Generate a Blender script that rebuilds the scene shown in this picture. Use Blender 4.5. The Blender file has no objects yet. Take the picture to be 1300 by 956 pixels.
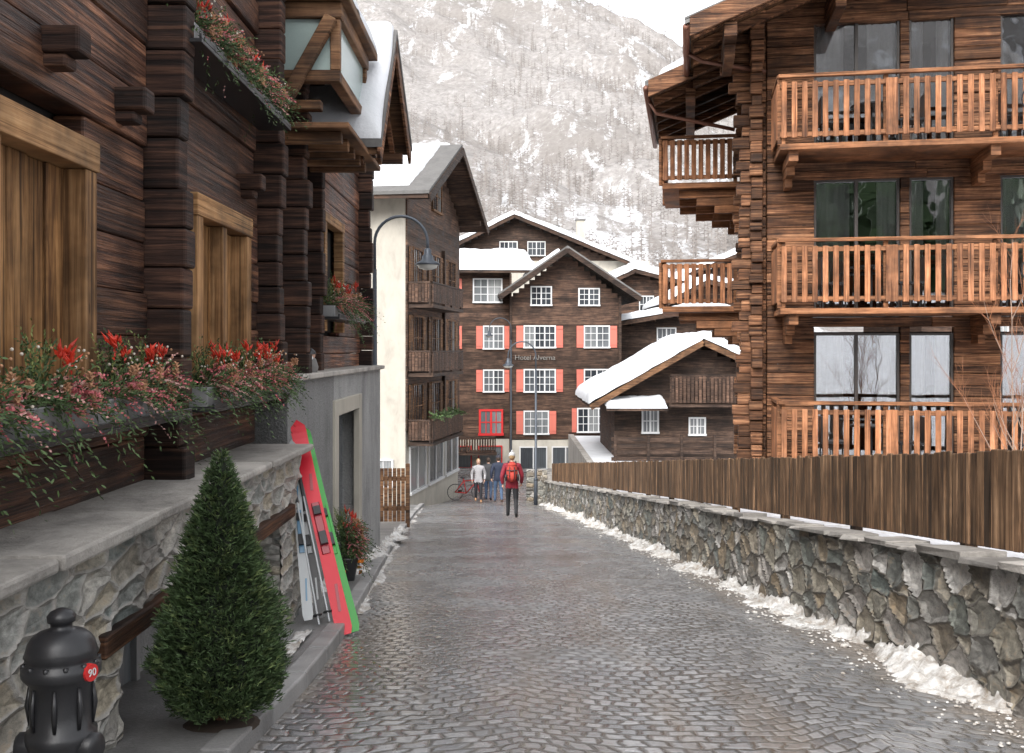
import bpy, math, random
import numpy as np
from mathutils import Vector, Matrix, noise
random.seed(7); R=random.uniform
S=bpy.context.scene
COL=S.collection
# ------------------------------------------------------------------ helpers
def empty(name):
    e=bpy.data.objects.new(name,None); e.empty_display_size=.2; COL.objects.link(e); return e
class MB:
    def __init__(s): s.v=[];s.f=[];s.m=[];s.c=[]
    def add(s,verts,faces,m=0,c=None):
        o=len(s.v); s.v+= [tuple(v) for v in verts]
        if c is None: c=random.random()
        for f in faces:
            s.f.append(tuple(i+o for i in f)); s.m.append(m); s.c.append(c)
    def obj(s,name,mats,parent=None,bevel=0,smooth=False,seg=1):
        me=bpy.data.meshes.new(name); me.from_pydata(s.v,[],s.f); 
        for m in mats: me.materials.append(m)
        me.polygons.foreach_set('material_index',s.m)
        at=me.attributes.new('rnd','FLOAT','FACE'); at.data.foreach_set('value',s.c)
        if smooth: me.polygons.foreach_set('use_smooth',[True]*len(s.f))
        me.update()
        o=bpy.data.objects.new(name,me); COL.objects.link(o)
        if parent: o.parent=parent
        if bevel:
            b=o.modifiers.new('b','BEVEL'); b.width=bevel; b.segments=seg; b.limit_method='ANGLE'; b.angle_limit=.6
        return o
BF=[(0,3,2,1),(4,5,6,7),(0,1,5,4),(1,2,6,5),(2,3,7,6),(3,0,4,7)]
def hexa(mb,p,m=0,c=None):
    p=[Vector(q) for q in p]
    d=(p[1]-p[0]).cross(p[3]-p[0]).dot(p[4]-p[0])
    mb.add(p,BF if d>0 else [tuple(reversed(f)) for f in BF],m,c)
class Fr:
    def __init__(s,ox,oy,ux,uy,side=1):
        s.o=Vector((ox,oy,0)); s.u=Vector((ux,uy,0)).normalized()
        s.n=Vector((s.u.y,-s.u.x,0))*side
    def p(s,a,b,z): 
        q=s.o+s.u*a+s.n*b; return Vector((q.x,q.y,z))
def box(mb,fr,a0,a1,b0,b1,z0,z1,m=0,c=None):
    hexa(mb,[fr.p(a0,b0,z0),fr.p(a1,b0,z0),fr.p(a1,b1,z0),fr.p(a0,b1,z0),fr.p(a0,b0,z1),fr.p(a1,b0,z1),fr.p(a1,b1,z1),fr.p(a0,b1,z1)],m,c)
W=Fr(0,0,1,0)
def wbox(mb,x0,x1,y0,y1,z0,z1,m=0,c=None): box(mb,W,x0,x1,-y1,-y0,z0,z1,m,c)
def beam(mb,p0,p1,w,h,m=0,c=None):
    p0=Vector(p0);p1=Vector(p1);d=(p1-p0).normalized()
    s=d.cross(Vector((0,0,1)))
    if s.length<.01: s=Vector((1,0,0))
    s.normalize(); t=s.cross(d)
    s=s*w/2;t=t*h/2
    hexa(mb,[p0-s-t,p0+s-t,p0+s+t,p0-s+t,p1-s-t,p1+s-t,p1+s+t,p1-s+t],m,c)
def tube(mb,pts,r,n=8,m=0,c=None,cap=True):
    pts=[Vector(p) for p in pts]; vs=[];fs=[]
    if not isinstance(r,(list,tuple)): r=[r]*len(pts)
    ref=None
    for i,p in enumerate(pts):
        d=(pts[min(i+1,len(pts)-1)]-pts[max(i-1,0)]).normalized()
        if ref is None: ref=Vector((0,0,1)) if abs(d.z)<.9 else Vector((1,0,0))
        s=d.cross(ref).normalized(); t=s.cross(d).normalized(); ref=t if abs(d.dot(t))<.99 else ref
        for k in range(n):
            a=2*math.pi*k/n; vs.append(p+(s*math.cos(a)+t*math.sin(a))*r[i])
    for i in range(len(pts)-1):
        for k in range(n):
            fs.append((i*n+k,i*n+(k+1)%n,(i+1)*n+(k+1)%n,(i+1)*n+k))
    if cap: fs.append(tuple(range(n))[::-1]); fs.append(tuple((len(pts)-1)*n+k for k in range(n)))
    mb.add(vs,fs,m,c)
def lathe(mb,cx,cy,prof,n=24,m=0,c=None,flute=None):
    vs=[];fs=[]
    for j,(r,z) in enumerate(prof):
        for k in range(n):
            a=2*math.pi*k/n; rr=r
            if flute and flute[0]<=j<=flute[1]: rr=r*(1+.05*math.cos(a*8))
            vs.append((cx+rr*math.cos(a),cy+rr*math.sin(a),z))
    for j in range(len(prof)-1):
        for k in range(n): fs.append((j*n+k,j*n+(k+1)%n,(j+1)*n+(k+1)%n,(j+1)*n+k))
    fs.append(tuple((len(prof)-1)*n+k for k in range(n)))
    mb.add(vs,fs,m,c)
def ell(mb,c0,rx,ry,rz,m=0,c=None,nu=10,nv=7,rot=None):
    vs=[];fs=[]; c0=Vector(c0)
    for j in range(nv+1):
        th=math.pi*j/nv
        for k in range(nu):
            a=2*math.pi*k/nu
            q=Vector((rx*math.sin(th)*math.cos(a),ry*math.sin(th)*math.sin(a),rz*math.cos(th)))
            if rot is not None: q=rot@q
            vs.append(c0+q)
    for j in range(nv):
        for k in range(nu): fs.append((j*nu+k,(j+1)*nu+k,(j+1)*nu+(k+1)%nu,j*nu+(k+1)%nu))
    mb.add(vs,fs,m,c)
def interp(t,xs):
    return float(np.interp(t,[p[0] for p in xs],[p[1] for p in xs]))
# ------------------------------------------------------------------ materials
def newmat(name):
    m=bpy.data.materials.new(name); m.use_nodes=True; nt=m.node_tree; nt.nodes.clear()
    out=nt.nodes.new('ShaderNodeOutputMaterial'); b=nt.nodes.new('ShaderNodeBsdfPrincipled')
    nt.links.new(b.outputs[0],out.inputs[0]); return m,nt,b,out
def N(nt,t,**k):
    n=nt.nodes.new('ShaderNode'+t)
    for a,v in k.items(): setattr(n,a,v)
    return n
def L(nt,a,b): nt.links.new(a,b)
def coords(nt,scale,rnd=0,rot=(0,0,0)):
    tc=N(nt,'TexCoord'); v=tc.outputs['Object']
    if rnd:
        at=N(nt,'Attribute',attribute_name='rnd'); mu=N(nt,'Math',operation='MULTIPLY'); mu.inputs[1].default_value=rnd
        L(nt,at.outputs['Fac'],mu.inputs[0]); ad=N(nt,'VectorMath',operation='ADD'); L(nt,v,ad.inputs[0]); L(nt,mu.outputs[0],ad.inputs[1]); v=ad.outputs[0]
    mp=N(nt,'Mapping'); mp.inputs['Scale'].default_value=scale; mp.inputs['Rotation'].default_value=rot; L(nt,v,mp.inputs[0]); return mp.outputs[0]
def noi(nt,v,s=1,d=5,r=.6,dist=0):
    n=N(nt,'TexNoise'); n.inputs['Scale'].default_value=s; n.inputs['Detail'].default_value=d; n.inputs['Roughness'].default_value=r; n.inputs['Distortion'].default_value=dist
    if v is not None: L(nt,v,n.inputs['Vector'])
    return n.outputs['Fac']
def ramp(nt,f,st):
    n=N(nt,'ValToRGB'); e=n.color_ramp.elements
    while len(e)<len(st): e.new(.5)
    for i,(p,c) in enumerate(st):
        e[i].position=p; e[i].color=(c,c,c,1) if isinstance(c,(int,float)) else (*c,1)
    L(nt,f,n.inputs[0]); return n.outputs[0]
def mix(nt,f,a,b,bt='MIX'):
    n=N(nt,'MixRGB',blend_type=bt)
    for s,x in ((0,f),(1,a),(2,b)):
        if isinstance(x,(int,float)): n.inputs[s].default_value=x if s==0 else (x,x,x,1)
        elif isinstance(x,tuple): n.inputs[s].default_value=(*x,1)
        else: L(nt,x,n.inputs[s])
    return n.outputs[0]
def math_(nt,op,a,b=0,clamp=False):
    n=N(nt,'Math',operation=op,use_clamp=clamp)
    for s,x in ((0,a),(1,b)):
        if isinstance(x,(int,float)): n.inputs[s].default_value=x
        else: L(nt,x,n.inputs[s])
    return n.outputs[0]
def bump(nt,b,h,st=.3,dist=.02):
    n=N(nt,'Bump'); n.inputs['Strength'].default_value=st; n.inputs['Distance'].default_value=dist; L(nt,h,n.inputs['Height']); L(nt,n.outputs[0],b.inputs['Normal'])
def plain(name,col,rough=.6,var=.25,bs=30,metal=0,bst=.15,stain=0,bd=.01):
    m,nt,b,o=newmat(name); v=coords(nt,(1,1,1),9); n=noi(nt,v,bs,4,.68)
    at=N(nt,'Attribute',attribute_name='rnd')
    f=math_(nt,'ADD',math_(nt,'MULTIPLY',n,var*.8),math_(nt,'MULTIPLY',at.outputs['Fac'],var))
    f=math_(nt,'ADD',f,1-var*.9)
    c=mix(nt,1,col,f,'MULTIPLY')
    if stain:
        n2=noi(nt,coords(nt,(1,1,.45)),2.2,6,.65,.4); c=mix(nt,stain,c,ramp(nt,n2,[(.32,.45),(.5,.95),(.7,1.25)]),'MULTIPLY')
    L(nt,c,b.inputs['Base Color']); b.inputs['Roughness'].default_value=rough; b.inputs['Metallic'].default_value=metal
    if bst>0: bump(nt,b,n,bst,bd)
    return m
def wood(name,dark,mid,light,vert=False,rough=.7,g=26,lo=1.1,st=.5,var=.55,knots=True,dist=.02,spec=.25,wide=0):
    m,nt,b,o=newmat(name)
    sc=(g,g,lo) if vert else (lo,lo,g)
    v=coords(nt,sc,41.3); n=noi(nt,v,1,5,.7,.4)
    v2=coords(nt,(1,1,1),7.7); n2=noi(nt,v2,1.6,4,.65)
    col=ramp(nt,n,[(.36,dark),(.5,mid),(.66,light)])
    at=N(nt,'Attribute',attribute_name='rnd')
    br=math_(nt,'ADD',math_(nt,'MULTIPLY',at.outputs['Fac'],var),1-var*.5)
    col=mix(nt,1,col,br,'MULTIPLY')
    st_=ramp(nt,n2,[(.35,.4),(.62,1.25)])
    col=mix(nt,.9,col,st_,'MULTIPLY')
    sc2=(g*2,g*2,.5) if vert else (.5,.5,g*2); nc=noi(nt,coords(nt,sc2,17.1),1,2,.5)
    ck=ramp(nt,nc,[(.33,.2),(.38,1)]); col=mix(nt,.8,col,ck,'MULTIPLY')
    if knots:
        vo=N(nt,'TexVoronoi'); vo.inputs['Scale'].default_value=2.2; 
        v3=coords(nt,(2.6,2.6,1) if vert else (1,1,2.6),13); L(nt,v3,vo.inputs['Vector'])
        k=ramp(nt,vo.outputs['Distance'],[(.0,.2),(.07,.4),(.1,1)])
        col=mix(nt,.85,col,k,'MULTIPLY')
    L(nt,col,b.inputs['Base Color']); L(nt,ramp(nt,n2,[(.3,rough-.15),(.7,min(1,rough+.15))]),b.inputs['Roughness'])
    b.inputs['Specular IOR Level'].default_value=spec
    bump(nt,b,math_(nt,'ADD',n,math_(nt,'MULTIPLY',nc,.5)) if wide else n,st,dist); return m
def stone(name,scale,cols,mort,edge=.06,disp=.05,rnd=1,warp=.12):
    m,nt,b,o=newmat(name); v=coords(nt,scale)
    wn=N(nt,'TexNoise'); wn.inputs['Scale'].default_value=1.3; wn.inputs['Detail'].default_value=1.5; L(nt,v,wn.inputs['Vector'])
    sc=N(nt,'VectorMath',operation='SCALE'); sc.inputs['Scale'].default_value=warp*3; L(nt,wn.outputs['Color'],sc.inputs[0])
    ad=N(nt,'VectorMath',operation='ADD'); L(nt,v,ad.inputs[0]); L(nt,sc.outputs[0],ad.inputs[1])
    a=N(nt,'TexVoronoi',feature='F1'); e=N(nt,'TexVoronoi',feature='DISTANCE_TO_EDGE')
    for x in (a,e): x.inputs['Scale'].default_value=1; x.inputs['Randomness'].default_value=rnd; L(nt,ad.outputs[0],x.inputs['Vector'])
    sp=N(nt,'SeparateColor'); L(nt,a.outputs['Color'],sp.inputs[0])
    n=len(cols); c=ramp(nt,sp.outputs[0],[(i/(n-1),cc) for i,cc in enumerate(cols)])
    v2=coords(nt,(1,1,1.6)); nn=noi(nt,v2,14,6,.72); n2=noi(nt,v2,4,4,.6); n5=noi(nt,v2,7,5,.7)
    c=mix(nt,.9,c,ramp(nt,nn,[(.3,.35),(.5,.95),(.72,1.8)]),'MULTIPLY')
    c=mix(nt,.6,c,ramp(nt,n2,[(.35,.6),(.65,1.2)]),'MULTIPLY')
    c=mix(nt,ramp(nt,n5,[(.56,0),(.66,.5)]),c,(.2,.13,.065))
    ed=math_(nt,'ADD',e.outputs[0],math_(nt,'MULTIPLY',math_(nt,'SUBTRACT',nn,.5),.1))
    f=ramp(nt,ed,[(edge*.5,0),(edge*1.2,1)])
    mc=mix(nt,.7,mort,ramp(nt,nn,[(.3,.5),(.7,1.3)]),'MULTIPLY')
    L(nt,mix(nt,f,mc,c),b.inputs['Base Color']); b.inputs['Roughness'].default_value=.6
    h=ramp(nt,e.outputs[0],[(0,0),(edge*1.5,.55),(edge*4,1)])
    h=math_(nt,'ADD',h,math_(nt,'MULTIPLY',sp.outputs[1],.25))
    h=math_(nt,'ADD',h,math_(nt,'MULTIPLY',n2,.2))
    d=N(nt,'Displacement'); d.inputs['Scale'].default_value=disp; d.inputs['Midlevel'].default_value=.9
    L(nt,h,d.inputs['Height']); L(nt,d.outputs[0],o.inputs['Displacement']); m.displacement_method='BOTH'
    bump(nt,b,nn,.6,.02)
    return m

M_wl=wood('dark_larch_log',(.014,.007,.006),(.085,.036,.021),(.28,.13,.07),st=.9,rough=.5,var=.95,dist=.03,spec=.45,lo=.8,wide=1)
M_wlend=wood('dark_log_end',(.01,.006,.005),(.036,.018,.013),(.1,.05,.031),st=.7,var=.9)
M_wr=wood('brown_larch_log',(.028,.013,.008),(.13,.058,.029),(.33,.168,.088),st=.8,var=1.0,lo=.9)
M_rail=wood('orange_larch_board',(.13,.052,.025),(.28,.118,.054),(.4,.19,.1),vert=True,st=.2,var=.5,knots=False)
M_railh=wood('orange_larch_beam',(.1,.042,.02),(.23,.1,.045),(.34,.16,.08),st=.2,var=.35,knots=False)
M_frame=wood('light_larch_frame',(.14,.07,.03),(.33,.18,.08),(.46,.28,.14),st=.3,var=.2,lo=.6)
M_framev=wood('light_larch_post',(.14,.07,.03),(.33,.18,.08),(.46,.28,.14),vert=True,st=.3,var=.2,lo=.6)
M_shut=wood('larch_shutter',(.09,.04,.015),(.24,.12,.045),(.38,.21,.09),vert=True,g=18,st=.35,var=.45)
M_fence=wood('fence_board',(.05,.028,.016),(.135,.077,.042),(.25,.155,.09),vert=True,st=.4,var=.9,knots=False)
M_dk=wood('weathered_chalet_board',(.02,.012,.01),(.055,.034,.024),(.115,.074,.054),st=.3,var=.7,knots=False)
M_dkr=wood('warm_chalet_board',(.028,.016,.012),(.075,.043,.029),(.14,.084,.058),st=.3,var=.8,knots=False)
M_ceil=wood('eave_board',(.05,.024,.012),(.14,.07,.035),(.24,.135,.07),st=.2,var=.5,knots=False)
M_cream=plain('cream_plaster',(.43,.40,.345),.9,.12,3,bst=0,stain=.35)
M_rough=plain('grey_roughcast',(.32,.32,.315),.95,1.3,42,bst=1.0,stain=.6,bd=.03)
M_beige=plain('beige_stone_frame',(.42,.39,.33),.8,.1,20,stain=.3)
M_white=plain('white_paint',(.6,.6,.6),.5,.08,bst=0)
M_red=plain('red_shutter_paint',(.52,.14,.1),.6,.2,bst=0)
M_redd=plain('red_door_paint',(.5,.02,.02),.5,.15,bst=0)
M_black=plain('black_cast_iron',(.018,.018,.02),.38,.3,40,bst=.1)
M_metal=plain('grey_lamp_metal',(.06,.07,.085),.45,.2,metal=.3,bst=0)
M_slate=plain('stone_roof_slab',(.14,.135,.13),.85,.6,12,bst=.6,stain=.4)
M_slab=plain('ledge_stone',(.30,.28,.255),.75,.7,14,bst=.8,stain=.85,bd=.02)
M_kerb=plain('kerb_granite',(.26,.255,.25),.5,.6,50,bst=.5,stain=.6)
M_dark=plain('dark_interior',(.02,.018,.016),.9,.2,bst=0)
M_curt=plain('grey_curtain',(.8,.8,.78),.9,.15,8,bst=0)
M_trough=plain('galvanised_trough',(.24,.24,.24),.5,.3,10,stain=.5)
M_soil=plain('soil',(.05,.035,.025),.95,.3)
M_copper=plain('copper_pipe',(.2,.09,.06),.5,.3,metal=.4)

def snowmat(name,col,dirty=0,lo=.38,hi=.6):
    m,nt,b,o=newmat(name); v=coords(nt,(1,1,1)); n=noi(nt,v,7,5,.65); n2=noi(nt,v,1.7,4)
    c=mix(nt,.6,col,ramp(nt,n2,[(.35,.8),(.65,1.02)]),'MULTIPLY')
    if dirty: 
        n3=noi(nt,v,6,8,.78); c=mix(nt,ramp(nt,n3,[(lo,0),(hi,dirty)]),c,(.2,.15,.1))
    L(nt,c,b.inputs['Base Color']); b.inputs['Roughness'].default_value=.6; bump(nt,b,n,.5,.04); return m
M_snow=snowmat('snow',(.66,.675,.7)); M_slush=snowmat('dirty_snow',(.68,.67,.65),.9,.43,.64); M_sgr=snowmat('patchy_snow_ground',(.66,.67,.7),.6,.5,.62)
def glassmat(name,ior=2.7,tint=.85):
    m,nt,b,o=newmat(name); nt.nodes.remove(b)
    t=N(nt,'BsdfTransparent'); t.inputs[0].default_value=(tint,tint,tint,1); g=N(nt,'BsdfGlossy'); g.inputs['Roughness'].default_value=.012
    g.inputs[0].default_value=(.93,.96,1,1)
    nb=noi(nt,coords(nt,(1,1,1)),1.3,2); bp=N(nt,'Bump'); bp.inputs['Strength'].default_value=.12; bp.inputs['Distance'].default_value=.03; L(nt,nb,bp.inputs['Height']); L(nt,bp.outputs[0],g.inputs['Normal'])
    f=N(nt,'Fresnel'); f.inputs[0].default_value=ior; mx=N(nt,'MixShader'); L(nt,f.outputs[0],mx.inputs[0]); L(nt,t.outputs[0],mx.inputs[1]); L(nt,g.outputs[0],mx.inputs[2]); L(nt,mx.outputs[0],o.inputs[0])
    return m
M_glass=glassmat('window_glass')
def panemat():
    m,nt,b,o=newmat('curtained_pane'); at=N(nt,'Attribute',attribute_name='rnd')
    v=coords(nt,(14,14,.5),5); n=noi(nt,v,1,3)
    c=mix(nt,.6,ramp(nt,at.outputs['Fac'],[(0,(.02,.024,.03)),(.5,(.08,.09,.1)),(1,(.3,.31,.31))]),ramp(nt,n,[(.3,.4),(.7,1.2)]),'MULTIPLY')
    L(nt,c,b.inputs['Base Color']); b.inputs['Roughness'].default_value=.08; b.inputs['IOR'].default_value=1.7; return m
M_pane=panemat()
def cobble():
    m,nt,b,o=newmat('wet_cobblestone'); tc=N(nt,'TexCoord'); sp=N(nt,'SeparateXYZ'); L(nt,tc.outputs['Object'],sp.inputs[0])
    def warp(s,amp,x,y):
        wn=N(nt,'TexNoise'); wn.inputs['Scale'].default_value=s; wn.inputs['Detail'].default_value=1; L(nt,tc.outputs['Object'],wn.inputs['Vector'])
        sw=N(nt,'SeparateColor'); L(nt,wn.outputs['Color'],sw.inputs[0])
        return (math_(nt,'ADD',x,math_(nt,'MULTIPLY',math_(nt,'SUBTRACT',sw.outputs[0],.5),amp)),math_(nt,'ADD',y,math_(nt,'MULTIPLY',math_(nt,'SUBTRACT',sw.outputs[1],.5),amp)))
    x,y=warp(1.1,.35,sp.outputs[0],sp.outputs[1])
    x,y=warp(7,.085,x,y)
    an=math_(nt,'MULTIPLY',x,2*math.pi/1.9)
    y2=math_(nt,'ADD',y,math_(nt,'MULTIPLY',math_(nt,'ABSOLUTE',math_(nt,'SINE',math_(nt,'MULTIPLY',an,.5))),.3))
    cb=N(nt,'CombineXYZ'); L(nt,x,cb.inputs[0]); L(nt,y2,cb.inputs[1])
    br=N(nt,'TexBrick'); L(nt,cb.outputs[0],br.inputs['Vector']); br.inputs['Scale'].default_value=1
    br.inputs['Brick Width'].default_value=.12; br.inputs['Row Height'].default_value=.125; br.inputs['Mortar Size'].default_value=.026; br.inputs['Mortar Smooth'].default_value=1.
    br.inputs['Color1'].default_value=(.15,.155,.165,1); br.inputs['Color2'].default_value=(.32,.32,.325,1); br.inputs['Mortar'].default_value=(.08,.074,.068,1)
    v=coords(nt,(1,1,1)); n1=noi(nt,v,.45,5,.65,.5); n2=noi(nt,v,22,4,.7); n3=noi(nt,v,.8,5,.65)
    c=mix(nt,.7,br.outputs['Color'],ramp(nt,n2,[(.3,.6),(.7,1.35)]),'MULTIPLY')
    vl=coords(nt,(1.5,.25,1)); n4=noi(nt,vl,1,6,.68,.3)
    c=mix(nt,ramp(nt,n4,[(.52,0),(.64,.55)]),c,(.17,.135,.105))
    c=mix(nt,ramp(nt,n1,[(.52,0),(.62,.55)]),c,(.085,.075,.065))
    at=N(nt,'Attribute',attribute_name='edge')
    ef=math_(nt,'ADD',at.outputs['Fac'],math_(nt,'MULTIPLY',math_(nt,'SUBTRACT',noi(nt,v,3.5,5,.75),.5),1.1))
    g=ramp(nt,ef,[(.5,0),(.9,1)])
    gr=ramp(nt,noi(nt,v,60,3,.7),[(.35,(.1,.08,.06)),(.6,(.26,.22,.18)),(.7,(.5,.48,.45))])
    c=mix(nt,g,c,gr)
    L(nt,c,b.inputs['Base Color'])
    rg=ramp(nt,n3,[(.36,.08),(.5,.2),(.66,.42)])
    L(nt,mix(nt,g,rg,.8),b.inputs['Roughness']); b.inputs['Specular IOR Level'].default_value=.9
    h=math_(nt,'ADD',math_(nt,'SUBTRACT',1,br.outputs['Fac']),math_(nt,'MULTIPLY',n2,.35))
    bump(nt,b,h,.7,.013); return m
M_cob=cobble()
def asphalt(name,c1,c2):
    m,nt,b,o=newmat(name); v=coords(nt,(1,1,1)); n=noi(nt,v,40,5,.7); n2=noi(nt,v,1.2,6)
    L(nt,mix(nt,.6,ramp(nt,n2,[(.35,c1),(.65,c2)]),ramp(nt,n,[(.3,.5),(.7,1.3)]),'MULTIPLY'),b.inputs['Base Color']); b.inputs['Roughness'].default_value=.45; bump(nt,b,n,.6,.01); return m
M_pave=asphalt('pavement_concrete',(.11,.107,.104),(.23,.225,.22))
M_ground=asphalt('winter_ground',(.12,.1,.08),(.4,.39,.38))
M_stR=stone('rubble_stone',(3.0,3.0,4.8),[(.10,.10,.095),(.22,.175,.12),(.16,.17,.16),(.31,.27,.21),(.10,.115,.105),(.24,.22,.2),(.4,.385,.36)],(.10,.09,.075),.045,.045)
M_stL=stone('pale_rubble_stone',(3.0,3.0,7.2),[(.2,.19,.17),(.36,.315,.24),(.26,.26,.24),(.44,.41,.36),(.16,.18,.17),(.37,.35,.32)],(.36,.34,.31),.08,.035)

# ------------------------------------------------------------------ terrain profile
def rz(y):
    if y<-60: return 5.33
    if y<42: return -1.45-.113*y
    if y<62: return -6.196-(y-42)*.04
    return -7.0
RL=[(-60,-1.3),(6.85,-1.34),(8.85,-1.43),(17.5,-2.05),(30,-2.85),(37,-3.2),(45,-2.2),(47,-2.3),(48.5,-9),(64,-14)]
RR=[(-60,3.4),(6.85,2.92),(10.3,2.8),(16.7,2.55),(24.8,2.1),(39.4,1.22),(41,1.3),(43,3.2),(64,6)]
def gridmesh(name,f,us,vs,mats,parent=None,smooth=True,flip=False,midx=None):
    mb=MB(); nu=len(us); V=[f(u,v) for v in vs for u in us]; F=[]
    for j in range(len(vs)-1):
        for i in range(nu-1):
            q=(j*nu+i,j*nu+i+1,(j+1)*nu+i+1,(j+1)*nu+i); F.append(q[::-1] if flip else q)
    mb.add(V,F,0,.5); return mb.obj(name,mats,parent,smooth=smooth)
ys=list(np.arange(-60,64.1,1.0)); us=list(np.linspace(0,1,33))
ro=gridmesh('cobblestone_road',lambda u,y:(interp(y,RL)*(1-u)+interp(y,RR)*u,y,rz(y)+.02*noise.noise(Vector((u*4,y*.5,0)))+.03*math.sin(u*math.pi)),us,ys,[M_cob])
at=ro.data.attributes.new('edge','FLOAT','POINT')
ev_=[]
for y in ys:
    wd=interp(y,RR)-interp(y,RL)
    for u in us: ev_.append(max(0,1-(1-u)*wd/.95,.72-(u*wd)/.45))
at.data.foreach_set('value',ev_)
gx=[-900,-400,-200,-100,-60,-40,-25,-15,-8,-4,0,4,8,15,25,40,60,100,200,400,900]
gy=[-900,-500,-300,-200,-120,-80,-60,-40,-20,0,10,20,30,42,52,62,75,90,110,160,300,900]
gridmesh('ground',lambda x,y:(x,y,rz(y)-.12),gx,gy,[M_ground])
def lp(u,y):
    xl=-2.7 if y<16 else (-2.7-(y-16)*.25)
    xr=interp(y,RL)-.13
    return (xl*(1-u)+xr*u,y,rz(y)+.10)
gridmesh('pavement',lp,list(np.linspace(0,1,5)),list(np.arange(-20,36.6,1.0)),[M_pave])
mb=MB(); y=0.
while y<36.5:
    l=R(.7,1.0); x0=interp(y,RL); x1=interp(y+l,RL)
    p=[]
    for dz in (-.1,.108):
        p+=[(x0-.15,y+.008,rz(y)+dz),(x0+R(-.006,.006),y+.008,rz(y)+dz),(x1+R(-.006,.006),y+l-.008,rz(y+l)+dz),(x1-.15,y+l-.008,rz(y+l)+dz)]
    hexa(mb,p); y+=l
mb.obj('kerb',[M_kerb],None,.015,seg=2)
def wallx(y): return interp(y,RR)
gridmesh('garden_ground',lambda u,y:((wallx(y)+.36)*(1-u)+60*u if u>0 else (wallx(y)+.36),y,(max(rz(y)+.8,-5.0) if y<56 else -5)+.05*noise.noise(Vector((u*40,y,0)))),[0,.02,.05,.1,.2,.5,1],list(np.arange(-40,41,1.0)),[M_sgr])
gridmesh('terrace_ground',lambda x,y:(x,y,-5.0+.05*noise.noise(Vector((x,y,0)))),[3.6,5,8,12,20,60],[40.9,44,48,52,56,60],[M_snow])
mbt=MB(); wbox(mbt,3.3,3.6,41.2,60,-7.2,-4.9); mbt.obj('terrace_retaining_wall',[M_slab])

# ------------------------------------------------------------------ right retaining wall
e=empty('stone_retaining_wall')
wy=list(np.arange(2.5,12,.028))+list(np.arange(12,22,.05))+list(np.arange(22,39.45,.1))
gridmesh('wall_face',lambda t,y:(wallx(y)-.0+.06*t,y,rz(y)-.05+.9*t+ (.02*noise.noise(Vector((0,y*1.3,3)))*t)),list(np.linspace(0,1,34)),wy,[M_stR],e,flip=True)
mb=MB(); y=2.5
while y<39.4:
    l=R(.25,.75); w=R(.3,.36); h=R(.0,.05)
    x0=wallx(y); x1=wallx(y+l); j=R(-.03,.03)
    p=[]
    for dz in (.83,.85+h):
        p+=[(x0+j,y+.01,rz(y)+dz),(x0+w,y+.01,rz(y)+dz),(x1+w,y+l-.01,rz(y+l)+dz+R(-.01,.01)),(x1+j+R(-.03,.03),y+l-.01,rz(y+l)+dz+R(-.01,.01))]
    hexa(mb,p); y+=l
mb.obj('coping_stones',[M_slab],e,.018,seg=2)
mb=MB(); wbox(mb,1.25,1.75,39.4,39.9,-6,-4.75); mb.obj('end_pillar_core',[M_slab],e)
gridmesh('end_pillar_face',lambda x,z:(x,39.36,z),list(np.linspace(.55,1.35,30)),list(np.linspace(-6,-4.6,40)),[M_stR],e)
mb=MB(); wbox(mb,.57,1.33,39.38,39.9,-6,-4.62); mb.obj('end_pillar_body',[M_slab],e,.02)
def ribbon(name,cx,ww,hh,y0,y1,dz,mat,step=.05,seed=0,side=-1,n=11,parent=None,thr=0.):
    def f(t,y):
        w=max(.01,ww*(0.5+1.0*noise.noise(Vector((seed,y*.8,0)))+.45*noise.noise(Vector((seed,y*4.,2)))+.25*noise.noise(Vector((seed,y*11.,2))))-thr)
        h=hh*max(0,(.42+.9*noise.noise(Vector((seed+5,y*1.3,t)))+.6*noise.noise(Vector((seed+9,y*7,t*4)))+.4*noise.noise(Vector((seed+9,y*19,t*9)))))
        return (cx(y)+side*w*t,y,rz(y)+dz+h*(1-t)**.8-(.03 if t>=.999 else 0))
    return gridmesh(name,f,list(np.linspace(0,1,n)),list(np.arange(y0,y1,step)),[mat],parent,flip=side<0)
ribbon('snow_bank',lambda y:wallx(y)+.03,.44,.16,3,39,.008,M_slush,seed=3)
ribbon('snow_bank',lambda y:interp(y,RL)+.0,.16,.03,10,35,.008,M_slush,seed=13,side=1,thr=.03)
ribbon('snow_bank',lambda y:-2.12 if y<16 else -2.12-(y-16)*.05,.34,.12,9.6,22,.11,M_slush,seed=23,side=1,thr=.03)
ribbon('snow_bank',lambda y:interp(y,RL)-.2,.3,.05,6.3,8.3,.11,M_slush,seed=33,side=-1,thr=.03)
mb=MB()
for i in range(1500):
    y=4+32*random.random()**1.6
    x=wallx(y)-abs(random.gauss(0,.2))-.08
    s=R(.004,.014)*(1+ (random.random()<.06)); ell(mb,(x,y,rz(y)+.022),s*R(1,2),s,s*.6,0,None,6,4,Matrix.Rotation(R(0,3),3,'Z'))
mb.obj('slush_lumps',[M_slush],None,smooth=True)
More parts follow.
